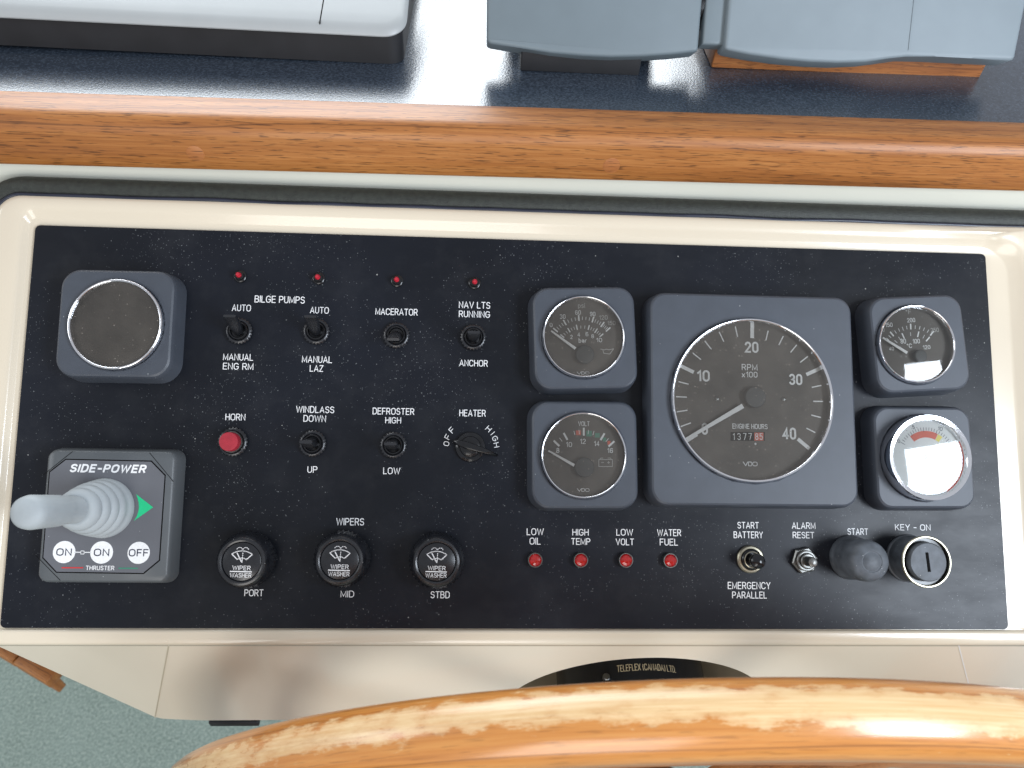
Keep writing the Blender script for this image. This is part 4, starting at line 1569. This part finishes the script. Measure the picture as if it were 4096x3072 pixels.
# ================================================================ thruster joystick
H = 11.0
cx_, cy_ = (838, 735)
p = P(Z4, cx_, cy_, H)
t = thing('thruster_control', 'square grey bow thruster control with joystick boot at lower left of panel', 'joystick', (p.x, p.y, 0), rz=0)
org = Org(p, 0)


def TP(x, y, z=H):
    return org(P(Z4, x, y, z))


a, b_ = TP(350, 735), TP(1368, 735)
a2, b2 = TP(840, 215), TP(840, 1255)
W_, H_ = b_[0] - a[0], a2[1] - b2[1]
ccx, ccy = (a[0] + b_[0]) / 2, (a2[1] + b2[1]) / 2
mb = MB()
mb.loft([rrect(W_ + 4.4, H_ + 4.0, 5.5, 0.1, ccx, ccy), rrect(W_ + 4.2, H_ + 3.8, 5.5, 2.2, ccx, ccy), rrect(W_ + 2.4, H_ + 2.2, 5.0, 8.2, ccx, ccy), rrect(W_ + 0.8, H_ + 0.8, 4.2, 10.2, ccx, ccy), rrect(W_ - 1.2, H_ - 1.2, 3.4, H, ccx, ccy)], cap0=True, cap1=True)
obj('housing', mb, 'thruster', t, angle=50)
oct_px = ((530, 277), (1218, 292), (1328, 405), (1282, 1088), (1155, 1193), (455, 1183), (347, 1068), (400, 378))
op = [TP(*q) for q in oct_px]
mb = MB()
mb.stroke(op + [op[0]], 0.75, H + 0.06)
for q in (((585, 212), (350, 400)), ((1205, 225), (1395, 455)), ((285, 1045), (485, 1250))):
    mb.stroke([TP(*q[0]), TP(*q[1])], 0.3, H + 0.05)
obj('groove', mb, 'groove', t, smooth=False, flip_check=False)
mb = MB()
mid = (sum(q[0] for q in op) / 8, sum(q[1] for q in op) / 8)
ins = [(mid[0] + (q[0] - mid[0]) * 0.992, mid[1] + (q[1] - mid[1]) * 0.992) for q in op]
mb.loft([[(x, y, z) for x, y in reversed(ins)] for z in (H - 0.5, H + 0.2)], cap0=True, cap1=True)
obj('label_plate', mb, 'thruster_plate', t, smooth=False)
zt = H + 0.28


def tw(s, x, y, w, h, m, label, weight=0.02, shear=0.0, parent=None):
    mb = MB()
    word(s, Z4, x, y, w, h, z=zt + (0.06 if m == 'navy' else 0), mb=mb, origin=org, weight=weight, shear=shear)
    return obj('printed_lettering', mb, m, parent or t, smooth=False, flip_check=False, label=label)


tw('SIDE-POWER', 873, 350, 610, 68, 'white', 'white bold slanted maker lettering', weight=0.075, shear=0.25)
for x, y, r in ((515, 1022, 91), (817, 1025, 92), (1115, 1028, 90)):
    q = TP(x, y, zt)
    q2 = TP(x + r, y, zt)
    mb = MB()
    mb.loft([[(q[0] + rr * math.cos(2 * math.pi * i / 48), q[1] + rr * math.sin(2 * math.pi * i / 48), z) for i in range(48)] for rr, z in ((q2[0] - q[0], H + 0.18), (q2[0] - q[0] - 0.1, zt))], cap1=True)
    bt = obj('membrane_button', mb, 'white', t, angle=30)
    mb = MB()
    s_ = 'OFF' if x > 1000 else 'ON'
    word(s_, Z4, x, y, 158 if x > 1000 else 124, 60, z=zt + 0.08, mb=mb, origin=org, weight=0.03)
    obj('printed_lettering', mb, 'navy', bt, smooth=False, flip_check=False, label='dark word "%s"' % s_)
tw('THRUSTER', 805, 1150, 230, 36, 'white', 'white word "THRUSTER"', weight=0.035)
for x0, x1, y, m in ((498, 667, 1148, 'line_red'), (955, 1108, 1152, 'line_green')):
    mb = MB()
    mb.stroke([TP(x0, y, zt), TP(x1, y, zt)], 0.62 if m == 'line_red' else 0.45, zt)
    obj('printed_line', mb, m, t, smooth=False, flip_check=False)
mb = MB()
mb.stroke([TP(600, 1023, zt), TP(650, 1024, zt)], 0.42, zt)
mb.stroke([TP(676, 1024, zt), TP(730, 1025, zt)], 0.42, zt)
mb.stroke([TP(650, 1013, zt), TP(676, 1013, zt), TP(676, 1038, zt), TP(650, 1038, zt), TP(650, 1013, zt)], 0.3, zt)
obj('printed_line', mb, 'white', t, smooth=False, flip_check=False)
mb = MB()
arr = [(1232, 662), (1096, 557), (1107, 590), (1115, 625), (1118, 660), (1112, 700), (1100, 735), (1080, 769)]
mb.poly([TP(*q, zt) for q in arr], zt)
obj('printed_arrow', mb, 'green', t, smooth=False, flip_check=True, label='green arrow pointing right')
# rubber boot and handle
jb = TP(842, 668, H)
top = TP(235, 703, 68)
lean = ((top[0] - jb[0]) / (68 - H), (top[1] - jb[1]) / (68 - H))
prof = [(14.4, H + 0.1), (14.6, H + 1.2), (14.0, H + 3.6), (13.2, H + 4.6), (13.8, H + 6.2), (13.4, H + 8.6), (12.2, H + 9.6), (12.9, H + 11.2), (12.4, H + 13.6), (11.0, H + 14.6), (11.6, H + 16.2), (11.0, H + 18.6), (9.6, H + 19.6), (10.0, H + 21), (9.4, H + 23.4), (7.8, H + 24.8), (6.5, H + 25.3), (6.0, H + 25.0)]
mb = MB()
mb.lathe([(r, z - H) for r, z in prof], 56, c=(0, 0), lean=lean)
mb.v = [(x + jb[0], y + jb[1], z + H) for x, y, z in mb.v]
obj('boot', mb, 'rubber', t, angle=60)
hp = [(6.4, 22), (6.3, 31), (6.35, 34), (6.7, 36), (7.0, 38), (7.3, 52), (7.4, 56), (6.9, 58.4), (5.4, 60.0), (2.8, 60.7), (0, 60.9)]
mb = MB()
mb.lathe(hp, 48, lean=lean)
mb.v = [(x + jb[0], y + jb[1], z + H) for x, y, z in mb.v]
obj('handle', mb, 'rubber', t, angle=60)

# ================================================================ helm pump and steering wheel
pc = Vector((82, -90, -196))
pump = thing('helm_pump', 'black round helm pump seen in the arched opening behind the wooden wheel', 'helm pump', pc, world_frame=True)


def ylathe(prof, n=64, c=(0, 0, 0)):
    mb = MB()
    rings = []
    for r, y in prof:
        rings.append([(c[0] + max(r, 0.001) * math.cos(2 * math.pi * i / n), c[1] + y, c[2] + max(r, 0.001) * math.sin(2 * math.pi * i / n)) for i in range(n)])
    mb.loft(rings)
    return mb


obj('drum', ylathe([(0, 0), (44, 0), (48, 3), (49, 8), (49, 57)]), 'pump', pump)
mb = MB()
text_fit(mb, 'TELEFLEX (CANADA) LTD.', 0, 0, 38, 4.2, 0, weight=0.0)
s0 = hit(1402, 1441, 2, pc.z + 49).y - pc.y
v2 = []
for x, y, z in mb.v:
    a = x / 49.3
    v2.append((49.25 * math.sin(a + 0.03), s0 + y, 49.25 * math.cos(a + 0.03)))
mb.v = v2
obj('printed_lettering', mb, 'gold', pump, smooth=False, flip_check=False, label='small gold lettering naming the maker')
mb = MB()
mb.lathe([(2.2, 48.6), (2.2, 51.5), (1.8, 52), (0, 52)], 16)
mb.v = [(x - 24, y + 16, z - 6) for x, y, z in mb.v]
obj('filler_screw', mb, 'old_chrome', pump)

RW, RT = 256.0, 13.5
LEAN = 7.8
wc = Vector((76, -170 + RW * math.sin(R_(LEAN)), 62 - RW * math.cos(R_(LEAN))))
wheel = thing('steering_wheel', 'wooden steering wheel with worn varnish on its rim across the bottom', 'steering wheel', wc, world_frame=True, tilt=(LEAN, 0))


def torus():
    nu, nv = 220, 28
    vs, fs, uvs, wear = [], [], [], []
    for i in range(nu):
        a = 2 * math.pi * i / nu + math.pi
        for j in range(nv):
            b_ = 2 * math.pi * j / nv
            # b_ = 0 outward, 90 degrees towards the helmsman (-Y)
            rr = RW + RT * math.cos(b_)
            vs.append((rr * math.sin(a), -RT * 0.96 * math.sin(b_), rr * math.cos(a)))
            aa = a - 2 * math.pi
            # worn along the outer top edge and towards the hands, most at the top
            cw_ = math.cos(b_ - R_(-10 + 8 * math.sin(aa * 5)))
            wv = 0.95 * cw_ ** 5 if cw_ > 0 else -0.3
            wv *= 0.62 + 0.38 * math.exp(-((aa - 0.25) / 0.8) ** 2)
            wear.append(wv)
    for i in range(nu):
        for j in range(nv):
            i2, j2 = (i + 1) % nu, (j + 1) % nv
            fs.append((i * nv + j, i2 * nv + j, i2 * nv + j2, i * nv + j2))
            u0, u1 = i / nu * 2 * math.pi * RW * MM, (i + 1) / nu * 2 * math.pi * RW * MM
            w0, w1 = j / nv * 2 * math.pi * RT * MM, (j + 1) / nv * 2 * math.pi * RT * MM
            uvs += [(u0, w0), (u1, w0), (u1, w1), (u0, w1)]
    me = bpy.data.meshes.new('rim')
    me.from_pydata([(x * MM, y * MM, z * MM) for x, y, z in vs], [], fs)
    me.shade_smooth()
    at_ = me.attributes.new('wear', 'FLOAT', 'POINT')
    at_.data.foreach_set('value', wear)
    uv = me.uv_layers.new(name='UVMap')
    uv.data.foreach_set('uv', [c for q in uvs for c in q])
    me.materials.append(MT['wheel'])
    o = bpy.data.objects.new('rim', me)
    COL.objects.link(o)
    o.parent = wheel


torus()
mb = MB()
rings = []
for r, y in ((206, -7), (233, -8), (235, 0), (233, 8), (206, 7)):
    rings.append([(r * math.sin(2 * math.pi * i / 160), y, r * math.cos(2 * math.pi * i / 160)) for i in range(160)])
rings.append(rings[0])
mb.loft(rings)
obj('inner_ring', mb, 'block', wheel, angle=30)
# hub and six turned spokes
obj('hub', ylathe([(0, -24), (30, -22), (44, -14), (46, 0), (40, 12), (20, 20), (14, 24), (14, 70)], 48), 'rail', wheel)
for kk in range(6):
    ang = R_(14 + kk * 60)
    mb = MB()
    mb.lathe([(7, 30), (8, 60), (6.5, 80), (9.5, 110), (10, 140), (8, 175), (6.5, 190), (9, 205), (9.5, 242)], 20)
    mb.v = [(z * math.sin(ang) + x * math.cos(ang), y, z * math.cos(ang) - x * math.sin(ang)) for x, y, z in mb.v]
    obj('spoke', mb, 'block', wheel)
